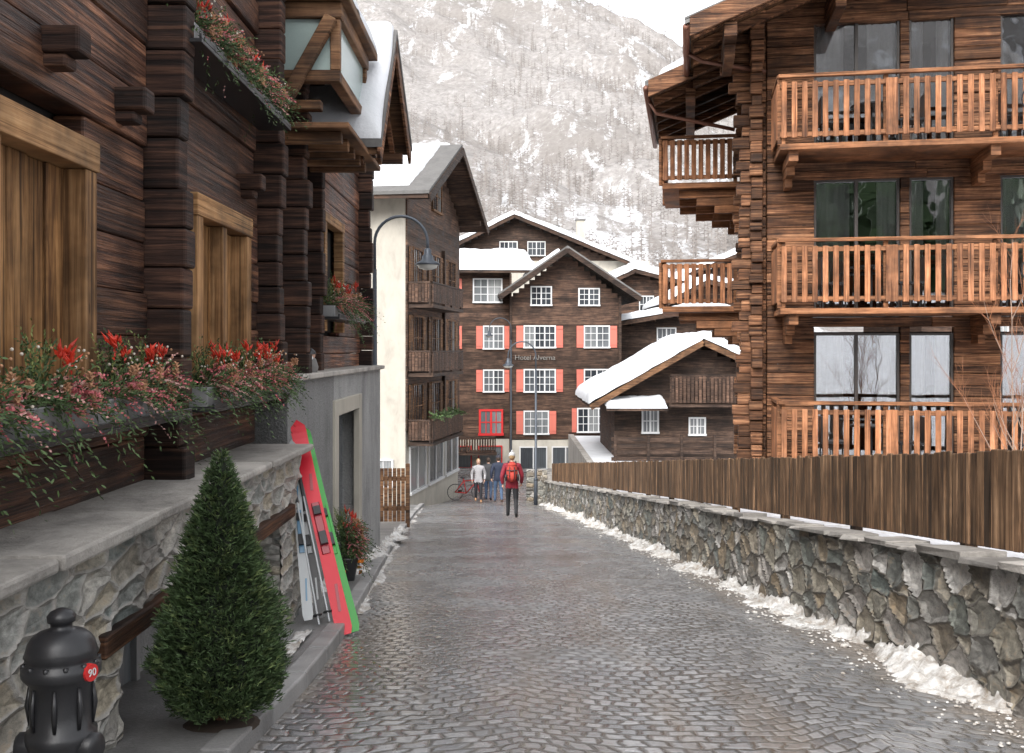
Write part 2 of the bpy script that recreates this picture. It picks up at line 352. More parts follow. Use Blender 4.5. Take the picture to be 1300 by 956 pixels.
# ------------------------------------------------------------------ picket fence
e=empty('picket_fence'); mb=MB(); y=3.0
while y<39.2:
    w=.085+R(-.004,.004); x=wallx(y)+.3+R(-.007,.007); q=R(-.006,.006)
    h=1.55+R(-.014,.014); p=[]
    for z in (.9,h):
        p+=[(x,y,rz(y)+z),(x+.022,y,rz(y)+z),(wallx(y+w)+.322+q,y+w,rz(y+w)+z),(wallx(y+w)+.3+q,y+w,rz(y+w)+z)]
    hexa(mb,p); y+=w+.012+R(-.003,.003)
mb.obj('pickets',[M_fence],e,.006)
mb=MB(); y=3.
while y<39:
    y2=min(y+2.2,39.1)
    for z in (1.05,1.42): beam(mb,(wallx(y)+.35,y,rz(y)+z),(wallx(y2)+.35,y2,rz(y2)+z),.04,.07)
    wbox(mb,wallx(y)+.375,wallx(y)+.465,y,y+.09,rz(y)+.5,rz(y)+1.5); y=y2 if y2<39 else 40
mb.obj('rails_and_posts',[M_fence],e)

# ------------------------------------------------------------------ building helpers
def log_wall(mb,fr,a0,a1,z0,z1,h,holes=(),b0=-.14,b1=0,m=0,jit=.012,clip=None,lmin=99,hv=.12):
    z=z0
    while z<z1-.02:
        hh=min(h*R(1-hv,1+hv),z1-z)
        if z1-(z+hh)<h*.3: hh=z1-z
        segs=[(a0,a1)]
        if clip: 
            s=clip(z+hh*.9); segs=[s] if s[1]-s[0]>.1 else []
        for (ha,hb,h0,h1) in holes:
            if z+hh*.5>h0 and z+hh*.5<h1:
                ns=[]
                for (s,t) in segs:
                    if hb<=s or ha>=t: ns.append((s,t)); continue
                    if ha>s: ns.append((s,ha))
                    if hb<t: ns.append((hb,t))
                segs=ns
        for (s,t) in segs:
            while t-s>.05:
                q=t if t-s<lmin*1.5 else s+R(lmin*.6,lmin*1.3)
                box(mb,fr,s,q-.003 if q<t else q,b0,b1+R(-jit,jit),z+.002,z+hh-.002,m); s=q
        z+=hh
def column(mb,fr,a0,a1,b0,b1,z0,z1,h,m=0,j=.05):
    z=z0
    while z<z1-.02:
        hh=min(h*R(.85,1.15),z1-z); box(mb,fr,a0+R(-.015,.015),a1+R(-.015,.015),b0,b1+R(-j,j*.4),z+.003,z+hh-.003,m); z+=hh
def roof(mb,fr,a0,am,a1,b0,b1,z0,zp,z1,t=.18,m=0):
    for (p,zp_,q,zq) in ((a0,z0,am,zp),(am,zp,a1,z1)):
        hexa(mb,[fr.p(p,b0,zp_),fr.p(q,b0,zq),fr.p(q,b1,zq),fr.p(p,b1,zp_),fr.p(p,b0,zp_+t),fr.p(q,b0,zq+t),fr.p(q,b1,zq+t),fr.p(p,b1,zp_+t)],m)
def snow(mb,c00,c10,c11,c01,t,n=24,k=24,edge=.25,seed=0,m=0,amp=.25):
    c=[Vector(q) for q in (c00,c10,c11,c01)]; V=[];F=[]
    lu=(c[1]-c[0]).length; lv=(c[3]-c[0]).length
    def warp(x): return .5-.5*math.cos(math.pi*x) 
    for j in range(k+1):
        for i in range(n+1):
            u=warp(i/n); v=warp(j/k)
            p=c[0]*(1-u)*(1-v)+c[1]*u*(1-v)+c[2]*u*v+c[3]*(1-u)*v
            d=min(min(u,1-u)*lu,min(v,1-v)*lv)/edge; d=min(1,d)
            h=t*math.sqrt(max(0,1-(1-d)**2))
            nn=noise.noise(Vector((p.x*.9+seed,p.y*.9,p.z)))+.5*noise.noise(Vector((p.x*3+seed,p.y*3,p.z)))
            V.append((p.x+ (.25*t*noise.noise(Vector((p.x*2,p.y*2,seed)))),p.y,p.z+h*(1+amp*nn*1.6)+.005))
    for j in range(k):
        for i in range(n): 
            a=j*(n+1)+i; F.append((a,a+1,a+n+2,a+n+1))
    mb.add(V,F,m,.5)
def prismgable(mb,fr,a0,am,a1,b0,b1,z0,zp,m=0,z1=None):
    if z1 is None: z1=z0
    V=[fr.p(a0,b0,z0),fr.p(am,b0,zp),fr.p(a1,b0,z1),fr.p(a0,b1,z0),fr.p(am,b1,zp),fr.p(a1,b1,z1)]
    mb.add(V,[(0,1,2),(5,4,3),(0,3,4,1),(1,4,5,2),(2,5,3,0)],m)
def win(mb,fr,a0,a1,z0,z1,b=0,ns=2,rows=3,t=.06,mg=0,mf=1,ms=2,sh=0,cross=True,sillm=None):
    w=(a1-a0)/ns
    for i in range(ns): box(mb,fr,a0+i*w,a0+(i+1)*w,b+.004,b+.02,z0,z1,mg)
    box(mb,fr,a0-t,a0,b+.001,b+.07,z0-t,z1+t,mf); box(mb,fr,a1,a1+t,b+.001,b+.07,z0-t,z1+t,mf)
    box(mb,fr,a0,a1,b+.001,b+.068,z1,z1+t,mf); box(mb,fr,a0-t*1.3,a1+t*1.3,b+.003,b+.12,z0-t*1.2,z0-.001,mf)
    for i in range(1,ns): box(mb,fr,a0+i*w-t*.5,a0+i*w+t*.5,b+.021,b+.06,z0,z1,mf)
    for j in range(1,rows): z=z0+(z1-z0)*j/rows; box(mb,fr,a0,a1,b+.021,b+.045,z-t*.25,z+t*.25,mf)
    if cross:
        for i in range(ns): c=a0+(i+.5)*w; box(mb,fr,c-t*.2,c+t*.2,b+.022,b+.043,z0,z1,mf)
    if sh:
        for (s,q) in ((a0-t-sh,a0-t-.02),(a1+t+.02,a1+t+sh)):
            box(mb,fr,s,q,b+.01,b+.05,z0-.05,z1+.05,ms)
            for zz in (z0+.1,z1-.15): box(mb,fr,s+.02,q-.02,b+.051,b+.075,zz,zz+.07,ms)
def railing(mb,fr,a0,a1,b,z0,z1,sl=.11,gap=.04,m=0,mh=1,floor=None,handgap=.1,mid=False):
    box(mb,fr,a0-.03,a1+.03,b-.05,b+.05,z1-.06,z1,mh)
    zt=z1-.06-handgap
    box(mb,fr,a0,a1,b-.03,b+.025,zt-.08,zt,mh); box(mb,fr,a0,a1,b-.03,b+.025,z0+.12,z0+.2,mh)
    a=a0+.02; k=0
    while a<a1-sl*.6:
        if mid and k%12==10:
            box(mb,fr,a,min(a+sl*2.2,a1),b+.026,b+.05,z0+.1,zt+.015,m); a+=sl*2.2+gap
        else: box(mb,fr,a,min(a+sl,a1),b+.026,b+.05,z0+.1,zt+.015,m); a+=sl+gap
        k+=1
    n=max(1,int((a1-a0)/1.6))
    for i in range(n+1):
        c=a0+(a1-a0)*i/n; box(mb,fr,c-.04,c+.04,b-.09,b-.031,z0,z1-.061,mh)

# ------------------------------------------------------------------ LEFT CHALET
LX=-2.4
e=empty('timber_chalet')
fl=Fr(LX,0,0,1)
holes=[(3.55,5.78,-.28,1.16),(7.62,9.2,-.28,1.17)]
mb=MB()
log_wall(mb,fl,-1.5,6.72,-.86,5.2,.31,holes,-.2,0,0,.026,hv=.25)
log_wall(mb,fl,6.93,9.62,-.86,5.2,.31,holes,-.2,0,0,.026,hv=.25)
log_wall(mb,fl,9.83,10.75,-.3,6.5,.27,[],-.2,-.02,0,.016,hv=.2)
log_wall(mb,fl,10.95,16.6,-.26,3.2,.25,[(13.0,14.5,.25,1.65)],-.2,-.05,0,.016,hv=.2)
mb.obj('log_walls',[M_wl],e,.02,seg=2)
mb=MB()
column(mb,fl,6.72,6.93,-.1,.25,-.9,5.2,.3); column(mb,fl,9.62,9.83,-.1,.24,-.5,6.5,.27)
column(mb,fl,10.75,10.95,-.1,.26,-.26,3.2,.26); column(mb,fl,12.2,12.4,-.1,.16,-.26,3.2,.26); column(mb,fl,16.4,16.6,-.1,.16,-.26,3.2,.26)
for (y,z) in ((6.15,1.45),(5.2,1.52),(9.0,1.42)):
    box(mb,fl,y,y+.17,-.05,.2,z,z+.14)
    box(mb,fl,y+.015,y+.155,-.05,.13,z-.07,z-.002)
mb.obj('log_ends',[M_wlend],e,.018,seg=2)
mb=MB()
wbox(mb,LX-8,LX-.21,-1.5,16.5,-2.6,3.0); mb.obj('building_core',[M_dark],e)
mb=MB()
for (a0,a1,z0,z1) in holes:
    box(mb,fl,a0,a1,-.19,-.14,z0,z1,2)
    box(mb,fl,a0,a0+.15,-.1,.06,z0,z1-.16,3); box(mb,fl,a1-.15,a1,-.1,.06,z0,z1-.16,3); box(mb,fl,a0-.02,a1+.02,-.1,.07,z1-.158,z1+.01,0); box(mb,fl,a0-.02,a1+.02,-.1,.09,z0-.06,z0+.04,0)
    n=9; w=(a1-a0-.3)/n; mid=(a0+a1)/2
    box(mb,fl,mid-.06,mid+.06,-.1,.045,z0+.04,z1-.16,3)
    for i in range(n):
        s=a0+.15+i*w
        box(mb,fl,s+.003,s+w-.003,-.13,-.07+R(-.01,.01),z0+.04,z1-.16,1)
box(mb,fl,13.0,14.5,-.19,-.15,.25,1.65,2)
for s in (13.0,14.35): box(mb,fl,s,s+.15,-.1,.03,.25,1.65,0)
box(mb,fl,13,14.5,-.1,.035,1.65,1.78,0)
mb.obj('shuttered_windows',[M_frame,M_shut,M_dark,M_framev],e,.008,seg=2)
mb=MB(); y=-1.5
while y<9.35:
    l=min(R(.9,1.4),9.4-y)
    if l<.1: break
    wbox(mb,LX-.05,-1.84+R(-.025,.025),y+.006,y+l-.006,-.91,-.85+R(-.012,.01)); y+=l
mb.obj('ledge_slabs',[M_slab],e,.015,seg=2)
SX=-1.93
def pl(name,y0,y1,z0f,z1,x=SX):
    gridmesh(name,lambda t,y:(x,y,(z0f(y))*(1-t)+z1*t),list(np.linspace(0,1,max(8,int((z1-z0f(y1))/.028)))),list(np.arange(y0,y1+.001,.03)),[M_stL],e)
pl('stone_base_upper',-.5,9.34,lambda y:-1.36,-.905)
pl('stone_base_near',-.5,5.05,lambda y:rz(y)-.0,-1.36)
pl('stone_pier',8.5,9.34,lambda y:rz(y)-.0,-1.36)
gridmesh('stone_pier_side',lambda x,z:(x,8.5,z),list(np.linspace(-2.4,SX,20)),list(np.linspace(-2.5,-1.36,40)),[M_stL],e)
mb=MB()
wbox(mb,-2.6,-2.44,4.9,8.6,-2.6,-.92); wbox(mb,-2.44,SX-.04,4.9,8.6,-1.35,-.93); wbox(mb,-2.5,SX-.03,-1.5,5.04,-2.4,-.93); wbox(mb,-2.5,SX-.03,8.53,9.3,-2.7,-.93)
mb.obj('base_core',[M_rough],e)
mb=MB()
for (a,b) in ((4.75,6.7),(6.72,8.9)): wbox(mb,-2.4,SX+.05,a,b,-1.44,-1.33)
mb.obj('niche_lintel',[M_wr],e,.01)
mb=MB()
for a in (5.6,7.1): 
    wbox(mb,-2.44,-2.4,a,a+.9,-2.25,-1.5,1); wbox(mb,-2.4,-2.36,a,a+.06,-2.25,-1.5,0); wbox(mb,-2.4,-2.36,a+.84,a+.9,-2.25,-1.5,0); wbox(mb,-2.4,-2.36,a+.42,a+.48,-2.25,-1.5,0)
mb.obj('cellar_windows',[M_trough,M_pane],e)
mb=MB()
wbox(mb,-2.9,-2.15,9.8,12.35,-3.3,-.3); wbox(mb,-2.9,-2.15,14.35,16.7,-3.5,-.3); wbox(mb,-2.9,-2.15,12.35,14.35,-.62,-.3); wbox(mb,-2.9,-2.45,12.35,14.35,-3.4,-.62)
mb.obj('roughcast_base',[M_rough],e)
mb=MB(); wbox(mb,-2.95,-2.08,9.72,16.75,-.3,-.24,1)
wbox(mb,-2.2,-2.11,12.28,12.5,-3.2,-.6); wbox(mb,-2.2,-2.11,14.2,14.42,-3.4,-.6); wbox(mb,-2.2,-2.112,12.5,14.2,-.8,-.6)
mb.obj('beige_trim',[M_beige,M_slab],e,.01)
mb=MB(); wbox(mb,-2.4,-2.35,12.5,13.3,-3.1,-.82,0); wbox(mb,-2.4,-2.35,13.34,14.2,-3.1,-.82,1)
wbox(mb,-2.35,-2.335,12.62,13.18,-2.3,-.95,1); wbox(mb,-2.35,-2.31,13.3,13.345,-3.1,-.82,2); mb.obj('annex_door',[M_beige,M_pane,M_trough],e)
mb=MB(); y0,y1=10.35,12.3; x1=-1.74
wbox(mb,LX,x1,y0,y0+.12,2.72,2.84); wbox(mb,LX,x1,y1-.12,y1,2.72,2.84); wbox(mb,x1-.12,x1,y0+.12,y1-.12,2.723,2.837)
wbox(mb,LX,x1+.02,y0-.02,y0+.12,3.36,3.52); wbox(mb,x1-.1,x1+.02,y0+.12,y1,3.36,3.52)
wbox(mb,x1-.1,x1,y0+.005,y0+.1,2.84,3.36); wbox(mb,x1-.1,x1,y1-.1,y1,2.84,3.36)
wbox(mb,-2.5,x1+.1,y0-.12,y1+.2,3.53,3.62); 
beam(mb,(LX+.02,y0-.03,2.35),(x1-.08,y0-.03,3.36),.1,.13)
wbox(mb,LX,x1+.1,y0-.05,y1+.5,2.24,2.3); wbox(mb,LX,-1.95,y0+.1,y0+.22,2.46,2.56)
for i in range(5): wbox(mb,LX,x1,y0+.1+i*.42,y0+.2+i*.42,2.12,2.238)
mb.obj('bay_timber_frame',[M_ceil],e,.008)
mb=MB(); wbox(mb,LX,x1-.1,y0+.04,y0+.06,2.84,3.36); wbox(mb,x1-.06,x1-.04,y0+.1,y1-.1,2.84,3.36)
Mgg=plain('green_frosted_glass',(.34,.42,.4),.15,.15); mb.obj('bay_glass',[Mgg],e)
mb=MB(); wbox(mb,-3.0,LX,y0,16.4,2.9,4.2); mb.obj('upper_core',[M_dark],e)
fg=Fr(-1.55,0,0,1)
mb=MB()
roof(mb,fg,11.75,13.3,15.2,-2.5,0,2.25,4.0,2.9,.07,0)
mb.obj('gable_roof_boards',[M_ceil],e)
mb=MB(); roof(mb,fg,11.7,13.3,15.3,-2.5,.06,2.325,4.075,2.975,.09,0); mb.obj('roof_slabs',[M_slate],e)
mb=MB()
for (p,q) in (((11.72,2.2),(13.3,3.97)),((13.3,3.97),(15.25,2.85))):
    beam(mb,fg.p(p[0],.03,p[1]),fg.p(q[0],.03,q[1]),.04,.2)
for k in range(7):
    for (a0_,z0_,a1_,z1_) in ((11.8,2.17,13.28,3.87),(13.32,3.87,15.1,2.83)):
        beam(mb,fg.p(a0_,-.2-k*.3,z0_),fg.p(a1_,-.2-k*.3,z1_),.07,.1)
for a,z in ((12.0,2.4),(13.25,3.6),(14.9,2.85)): box(mb,fg,a,a+.14,-1.0,-.05,z-.12,z+.02)
mb.obj('rafters',[M_wr],e,.006)
mb=MB(); snow(mb,fg.p(11.7,-2.5,2.42),fg.p(11.7,.03,2.42),fg.p(13.3,.03,4.17),fg.p(13.3,-2.5,4.17),.18,seed=2)
snow(mb,(-2.9,y0-.1,3.63),(x1+.1,y0-.1,3.63),(x1+.1,y1+.2,3.63),(-2.9,y1+.2,3.63),.26,seed=5)
snow(mb,fg.p(13.35,-2.5,4.13),fg.p(13.35,.0,4.13),fg.p(15.2,.0,3.07),fg.p(15.2,-2.5,3.07),.16,seed=8)
mb.obj('roof_snow',[M_snow],e,smooth=True)

# ------------------------------------------------------------------ flower boxes
M_ev=plain('evergreen_sprig',(.055,.092,.03),.7,.9,20,bst=0); M_ev2=plain('yellow_green_sprig',(.17,.2,.06),.7,.6,20,bst=0)
M_pink=plain('pink_heather',(.46,.13,.14),.8,.8,20,bst=0); M_rb=plain('red_bud',(.5,.03,.012),.5,.6,20,bst=0); M_cone=plain('pine_cone',(.38,.2,.11),.8,.5,60,bst=0)
M_ber=plain('silver_berry',(.55,.5,.42),.5,.4,bst=0); M_twig=plain('twig',(.2,.08,.05),.8,.4,bst=0); M_pp=plain('pale_heather',(.5,.28,.25),.8,.7,20,bst=0)
FM=[M_ev,M_ev2,M_pink,M_rb,M_cone,M_ber,M_twig,M_pp]
def blade(mb,p,d,l,w,m,c=None,droop=.3):
    p=Vector(p); d=Vector(d).normalized(); s=d.cross(Vector((R(-1,1),R(-1,1),R(-1,1)))).normalized()*w
    q=p+d*l*.5+Vector((0,0,-droop*l*.1)); r=p+d*l+Vector((0,0,-droop*l*.5))
    mb.add([p-s*.4,p+s*.4,q+s,q-s,r+s*.2,r-s*.2],[(0,1,2,3),(3,2,4,5)],m,c)
def bud(mb,p,d,l,w,m,c=None):
    p=Vector(p); d=Vector(d).normalized(); s=d.orthogonal().normalized(); t=s.cross(d)
    q=p+d*l*.35
    mb.add([p,q+s*w,q+t*w,q-s*w,q-t*w,p+d*l],[(0,2,1),(0,3,2),(0,4,3),(0,1,4),(1,2,5),(2,3,5),(3,4,5),(4,1,5)],m,c)
def rd(up=.4,out=.5):
    return Vector((random.gauss(0,.6)+out,random.gauss(0,.7),random.gauss(0,.45)+up))
def spray(mb,p,d,l,nb,bl,bw,m,dr=.4,c=None):
    p=Vector(p); d=Vector(d).normalized(); c=random.random() if c is None else c
    for i in range(nb):
        t=(i+1)/nb; q=p+d*l*t+Vector((0,0,-dr*l*t*t*.6))
        dd=(d+Vector((R(-1,1),R(-1,1),R(-1,1)))*.85)
        blade(mb,q,dd,bl*(1.15-t*.6),bw,m,min(1,max(0,c+R(-.25,.25))))
def cluster(mb,cx,cy,cz,rad,h,kind=0):
    for i in range(52):
        a=R(-rad,rad); spray(mb,(cx+R(-.08,.08),cy+a,cz+R(-.02,.06)),rd(.4),R(.16,.33)*h,13,.045,.0055,0)
    for i in range(30):
        sd=1 if random.random()<.5 else -1
        spray(mb,(cx+R(.02,.1),cy+sd*rad*R(.6,1.),cz+R(-.02,.05)),Vector((R(.3,1),R(-.5,.5),R(-.5,.9))),R(.18,.36)*h,17,.045,.005,0,.9)
    gy_=cy+R(-rad,rad)*.6
    for i in range(26): spray(mb,(cx+R(-.06,.02),gy_+R(-.1,.1),cz+R(0,.08)),Vector((R(-.3,.3),R(-.3,.3),1)),R(.22,.4)*h,14,.04,.0055,1 if i%3==0 else 0)
    py=cy+R(-rad,rad)*.3
    for i in range(40):
        spray(mb,(cx+R(.02,.12),py+R(-rad,rad)*.6,cz+R(.0,.1)),rd(.3,.75),R(.12,.26)*h,20,.024,.0065,2 if i%3 else 7,.6)
    for i in range(3):
        p=Vector((cx+R(.0,.14),py+R(-rad,rad)*.6,cz+R(.14,.28)*h))
        for k in range(9): bud(mb,p+Vector((R(-.02,.02),R(-.02,.02),R(-.03,.02))),Vector((R(-.8,.8),R(-.8,.8),1)),R(.04,.09),.011,3)
        spray(mb,p-Vector((0,0,.1)),(0,0,1),.12,6,.03,.005,3)
    for i in range(10):
        cc=Vector((cx+R(.1,.22),cy+R(-rad,rad)*.7,cz+R(-.03,.16)*h))
        for k in range(16): 
            th=k*2.4; tz=(k/16-.5)
            r_=.02*math.sqrt(max(.05,1-4*tz*tz*.8)); bud(mb,cc+Vector((0,0,tz*.06)),Vector((math.cos(th),math.sin(th),.6)),r_+.012,.01,4)
    for i in range(30): 
        ell(mb,(cx+R(.0,.22),cy+R(-rad,rad)*.8,cz+R(.02,.26)*h),.008,.008,.008,5 if i%2 else 4,None,5,4)
def flowerbox(x0,y0,y1,z,clusters,h=1.,wood_=False):
    e=empty('flower_box'); mb=MB()
    wbox(mb,x0,x0+.2,y0,y1,z,z+.14,0); wbox(mb,x0+.02,x0+.18,y0+.02,y1-.02,z+.1405,z+.15,1)
    mb.obj('trough',[M_dk if wood_ else M_trough,M_soil],e,.006)
    mb=MB(); wbox(mb,x0-.02,x0+.28,y0-.1,y1+.05,z-.03,z-.003); wbox(mb,x0+.262,x0+.28,y0-.1,y1+.05,z-.002,z+.03)
    mb.obj('shelf',[M_black],e,.003)
    mb=MB()
    for (c,r) in clusters: cluster(mb,x0+.1,c,z+.13,r,h)
    mb.obj('flowers',FM,e)
flowerbox(LX+.06,3.4,6.55,-.4,[(3.8,.16),(4.2,.2),(4.95,.24),(5.8,.22),(6.2,.14)],1.15)
flowerbox(LX+.06,7.2,9.75,-.4,[(7.5,.18),(8.1,.22),(8.7,.2),(9.1,.18),(9.5,.16)],1.05)
flowerbox(LX+.06,6.9,9.5,2.08,[(7.2,.22),(7.8,.22),(8.4,.22),(9.1,.25)])
flowerbox(LX+.0,12.7,14.8,.42,[(13.,.25),(13.6,.28),(14.3,.28)],1.3)
e=empty('planter_bush'); mb=MB(); lathe(mb,-1.95,12.1,[(.09,rz(12.1)+.1),(.14,rz(12.1)+.36),(.15,rz(12.1)+.38)],16,0); mb.obj('pot',[M_black],e,smooth=True)
mb=MB()
for k in range(3): cluster(mb,-1.98,12.1,rz(12.1)+.4+.13*k,.12,.9)
Mor=plain('orange_ribbon',(.7,.2,.02),.6,.2)
for k in range(14): bud(mb,(-1.9+R(-.1,.15),12.1+R(-.15,.15),rz(12.1)+R(.2,.7)),(R(-1,1),R(-1,1),R(-1,.4)),.12,.025,8)
mb.obj('foliage',FM+[Mor],e)
e=empty('garden_gnome'); mb=MB(); gx_,gy_,gz_=-2.2,11.2,-.24
lathe(mb,gx_,gy_,[(.07,gz_),(.085,gz_+.06),(.06,gz_+.14),(.045,gz_+.16)],14,0); ell(mb,(gx_,gy_,gz_+.19),.05,.05,.05,1); ell(mb,(gx_,gy_-.045,gz_+.185),.012,.014,.012,1)
lathe(mb,gx_,gy_,[(.058,gz_+.2),(.05,gz_+.23),(.004,gz_+.27)],14,2); ell(mb,(gx_,gy_-.035,gz_+.15),.035,.025,.04,3)
mb.obj('gnome_figure',[M_slate,plain('gnome_skin',(.5,.3,.22)),M_black,M_white],e,smooth=True)

# ------------------------------------------------------------------ dwarf spruce (planted in the pavement bed)
e=empty('spruce_tree'); cx,cy=-1.52,5.35; zb=rz(cy)+.1; H=1.44; RR_=.375
def crad(t,a):
    r=RR_*((1-t)**.82)*(1 if t>.2 else .62+t*1.9)
    return r*(1+.2*noise.noise(Vector((math.cos(a)*2.3,math.sin(a)*2.3,t*7)))+.2*noise.noise(Vector((math.cos(a)*6,math.sin(a)*6,t*18))))
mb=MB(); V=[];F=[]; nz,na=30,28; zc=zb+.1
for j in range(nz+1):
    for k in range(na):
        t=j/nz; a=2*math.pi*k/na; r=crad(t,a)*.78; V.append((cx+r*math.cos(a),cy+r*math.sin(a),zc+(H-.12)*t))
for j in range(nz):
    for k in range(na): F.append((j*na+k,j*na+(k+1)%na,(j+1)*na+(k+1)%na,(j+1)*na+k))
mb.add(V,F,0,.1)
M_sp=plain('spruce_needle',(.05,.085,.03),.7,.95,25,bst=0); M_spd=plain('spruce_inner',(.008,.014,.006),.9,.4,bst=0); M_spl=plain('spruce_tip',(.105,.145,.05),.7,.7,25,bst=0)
for i in range(16000):
    t=1-math.sqrt(random.random()); t=min(.995,t*1.02); a=R(0,6.283); r=crad(t,a)*(R(.74,1.03) if random.random()<.93 else R(1.,1.12))
    p=Vector((cx+r*math.cos(a),cy+r*math.sin(a),zc+(H-.12)*t+R(-.01,.01)))
    d=Vector((math.cos(a),math.sin(a),R(.1,1.1)))+Vector((R(-.5,.5),R(-.5,.5),R(-.3,.3)))
    c=random.random(); m=2 if noise.noise(p*14)+R(-.5,.5)>.42 else 1
    blade(mb,p,d,R(.03,.055),.0035,m,c,0); 
    for q in range(2):
        blade(mb,p+d.normalized()*.012,d+Vector((R(-.9,.9),R(-.9,.9),R(-.5,.7))),R(.02,.038),.003,m,c,0)
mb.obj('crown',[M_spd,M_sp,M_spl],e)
mb=MB(); tube(mb,[(cx,cy,zb-.02),(cx+.005,cy,zb+.6),(cx,cy,zb+1.38)],[.035,.02,.004],8,0)
ell(mb,(cx,cy,zb),.2,.2,.035,1,.5,20,6)
mb.obj('trunk_and_soil',[M_twig,M_soil],e)

# ------------------------------------------------------------------ fire hydrant
e=empty('fire_hydrant'); hx,hy=-1.54,3.5; hz=rz(hy)+.0; mb=MB()
pr=[(.15,0),(.15,.05),(.125,.07),(.11,.12),(.105,.5),(.115,.52),(.115,.55),(.1,.56),(.1,.71),(.122,.735),(.128,.745),(.128,.775),(.115,.785),(.112,.80),(.12,.81),(.113,.83),(.108,.85),(.095,.87),(.075,.885),(.05,.893),(.035,.9),(.035,.915),(.045,.92),(.047,.94),(.035,.955),(.012,.965)]
lathe(mb,hx,hy,[(r,hz+z*1.0) for r,z in pr],48,0,flute=(3,4))
for k in range(12):
    a=k*math.pi/6; tube(mb,[(hx+.118*math.cos(a),hy+.118*math.sin(a),hz+.77),(hx+.118*math.cos(a),hy+.118*math.sin(a),hz+.79)],.009,6,0)
for s in (-1,1): tube(mb,[(hx,hy,hz+.5),(hx+s*.13,hy-.03,hz+.5),(hx+s*.14,hy-.032,hz+.5)],[.05,.05,.04],14,0)
for k in range(8):
    a=k*math.pi/4+.2; tube(mb,[(hx+.1*math.cos(a),hy+.1*math.sin(a),hz+.57),(hx+.108*math.cos(a),hy+.108*math.sin(a),hz+.64),(hx+.1*math.cos(a),hy+.1*math.sin(a),hz+.71)],[.006,.01,.006],6,0)
mb.obj('cast_body',[M_black],e,smooth=True)
dv_=Vector((.93,-.37,0)); c0=Vector((hx,hy,hz+.76))
mb=MB(); tube(mb,[c0+dv_*.10,c0+dv_*.134],[.030,.029],20,0); mb.obj('red_plate',[M_redd],e)
cu=bpy.data.curves.new('hydrant_number','FONT'); cu.body='90'; cu.size=.036; cu.extrude=.001; cu.align_x='CENTER'; cu.align_y='CENTER'
t=bpy.data.objects.new('number',cu); COL.objects.link(t); t.parent=e; t.location=c0+dv_*.1355; t.rotation_euler=(math.pi/2,0,math.atan2(dv_.y,dv_.x)+math.pi/2); cu.materials.append(M_white)

# ------------------------------------------------------------------ skis
def ski(mb,p0,p1,w,side,m,mt,bind=True,mb_=2):
    p0=Vector(p0);p1=Vector(p1);d=(p1-p0); Ls=d.length; d.normalize(); s=Vector(side); s=(s-d*s.dot(d)).normalized(); n=s.cross(d).normalized()
    if n.y>0: n=-n
    V=[];F=[];k=36
    for i in range(k+1):
        t=i/k; ww=w*(.5+.09*abs(2*t-1)**2)
        if t>.95: ww*=math.sqrt(max(.0,1-((t-.95)/.05)**2))*.98+.02
        if t<.03: ww*=.7+.3*t/.03
        cur=0 if t<.86 else ((t-.86)/.14)**2*.07
        c=p0+d*Ls*t+n*cur
        V+=[c-s*ww,c+s*ww,c+s*ww-n*.012,c-s*ww-n*.012]
    for i in range(k):
        a=i*4
        for q in range(4): F.append((a+q,a+(q+1)%4,a+4+(q+1)%4,a+4+q))
    F+= [(3,2,1,0)]
    mb.add(V,F,m,.5)
    for (t0,t1) in ((.1,.22),(.66,.74)):
        c0=p0+d*Ls*t0+n*.003;c1=p0+d*Ls*t1+n*.003
        hexa(mb,[c0-s*w*.1,c0+s*w*.1,c1+s*w*.25,c1+s*w*.05]+[q+n*.002 for q in (c0-s*w*.1,c0+s*w*.1,c1+s*w*.25,c1+s*w*.05)],mt)
    if bind:
        for t0,t1,hh in ((.40,.46,.055),(.54,.58,.045),(.36,.6,.012)):
            c0=p0+d*Ls*t0+n*.002;c1=p0+d*Ls*t1+n*.002; q=w*.3
            hexa(mb,[c0-s*q,c0+s*q,c1+s*q,c1-s*q,c0-s*q*.8+n*hh,c0+s*q*.8+n*hh,c1+s*q*.8+n*hh*.7,c1-s*q*.8+n*hh*.7],mb_ if hh>.02 else mt)
Msr=plain('ski_red',(.62,.004,.022),.45,.05,5,bst=0); Msg=plain('ski_green',(.015,.28,.02),.4,.05,5,bst=0); Msb=plain('ski_blue',(.08,.2,.32),.3,.1,5,bst=0); Msw=plain('ski_white',(.4,.42,.43),.35,.1,5,bst=0)
e=empty('pair_of_skis'); mb=MB()
zb0=rz(8.75)+.02
ski(mb,(-1.42,8.72,zb0+.0),(-2.02,9.6,-.68),.125,(1,.25,.1),0,4,True)
ski(mb,(-1.36,8.80,zb0-.0),(-1.98,9.68,-.74),.11,(1,.25,.1),1,1,True)
mb.obj('red_and_green_skis',[Msr,Msg,M_black,Msb,plain('ski_red_dark',(.3,.005,.02),.3,.05,bst=0)],e)
e=empty('pair_of_skis'); mb=MB()
ski(mb,(-1.74,8.75,rz(8.7)+.13),(-2.03,9.45,-.85),.08,(1,.2,.1),0,1); ski(mb,(-1.66,8.9,rz(8.9)+.13),(-2.06,9.6,-.9),.075,(1,.2,.1),2,0)
mb.obj('white_blue_skis',[Msw,Msb,M_black],e)
e=empty('ski_poles'); mb=MB()
for (p,q) in (((-1.62,8.6,rz(8.6)+.12),(-1.96,9.2,-1.2)),((-1.56,8.75,rz(8.7)+.12),(-1.93,9.3,-1.15))):
    P=Vector(p);Q=Vector(q); tube(mb,[P,Q],.008,8,0); D=(Q-P); tube(mb,[P+D*.86,Q],.016,8,1); tube(mb,[P+D*.06,P+D*.065],.04,12,1)
mb.obj('poles',[Msw,M_black],e)

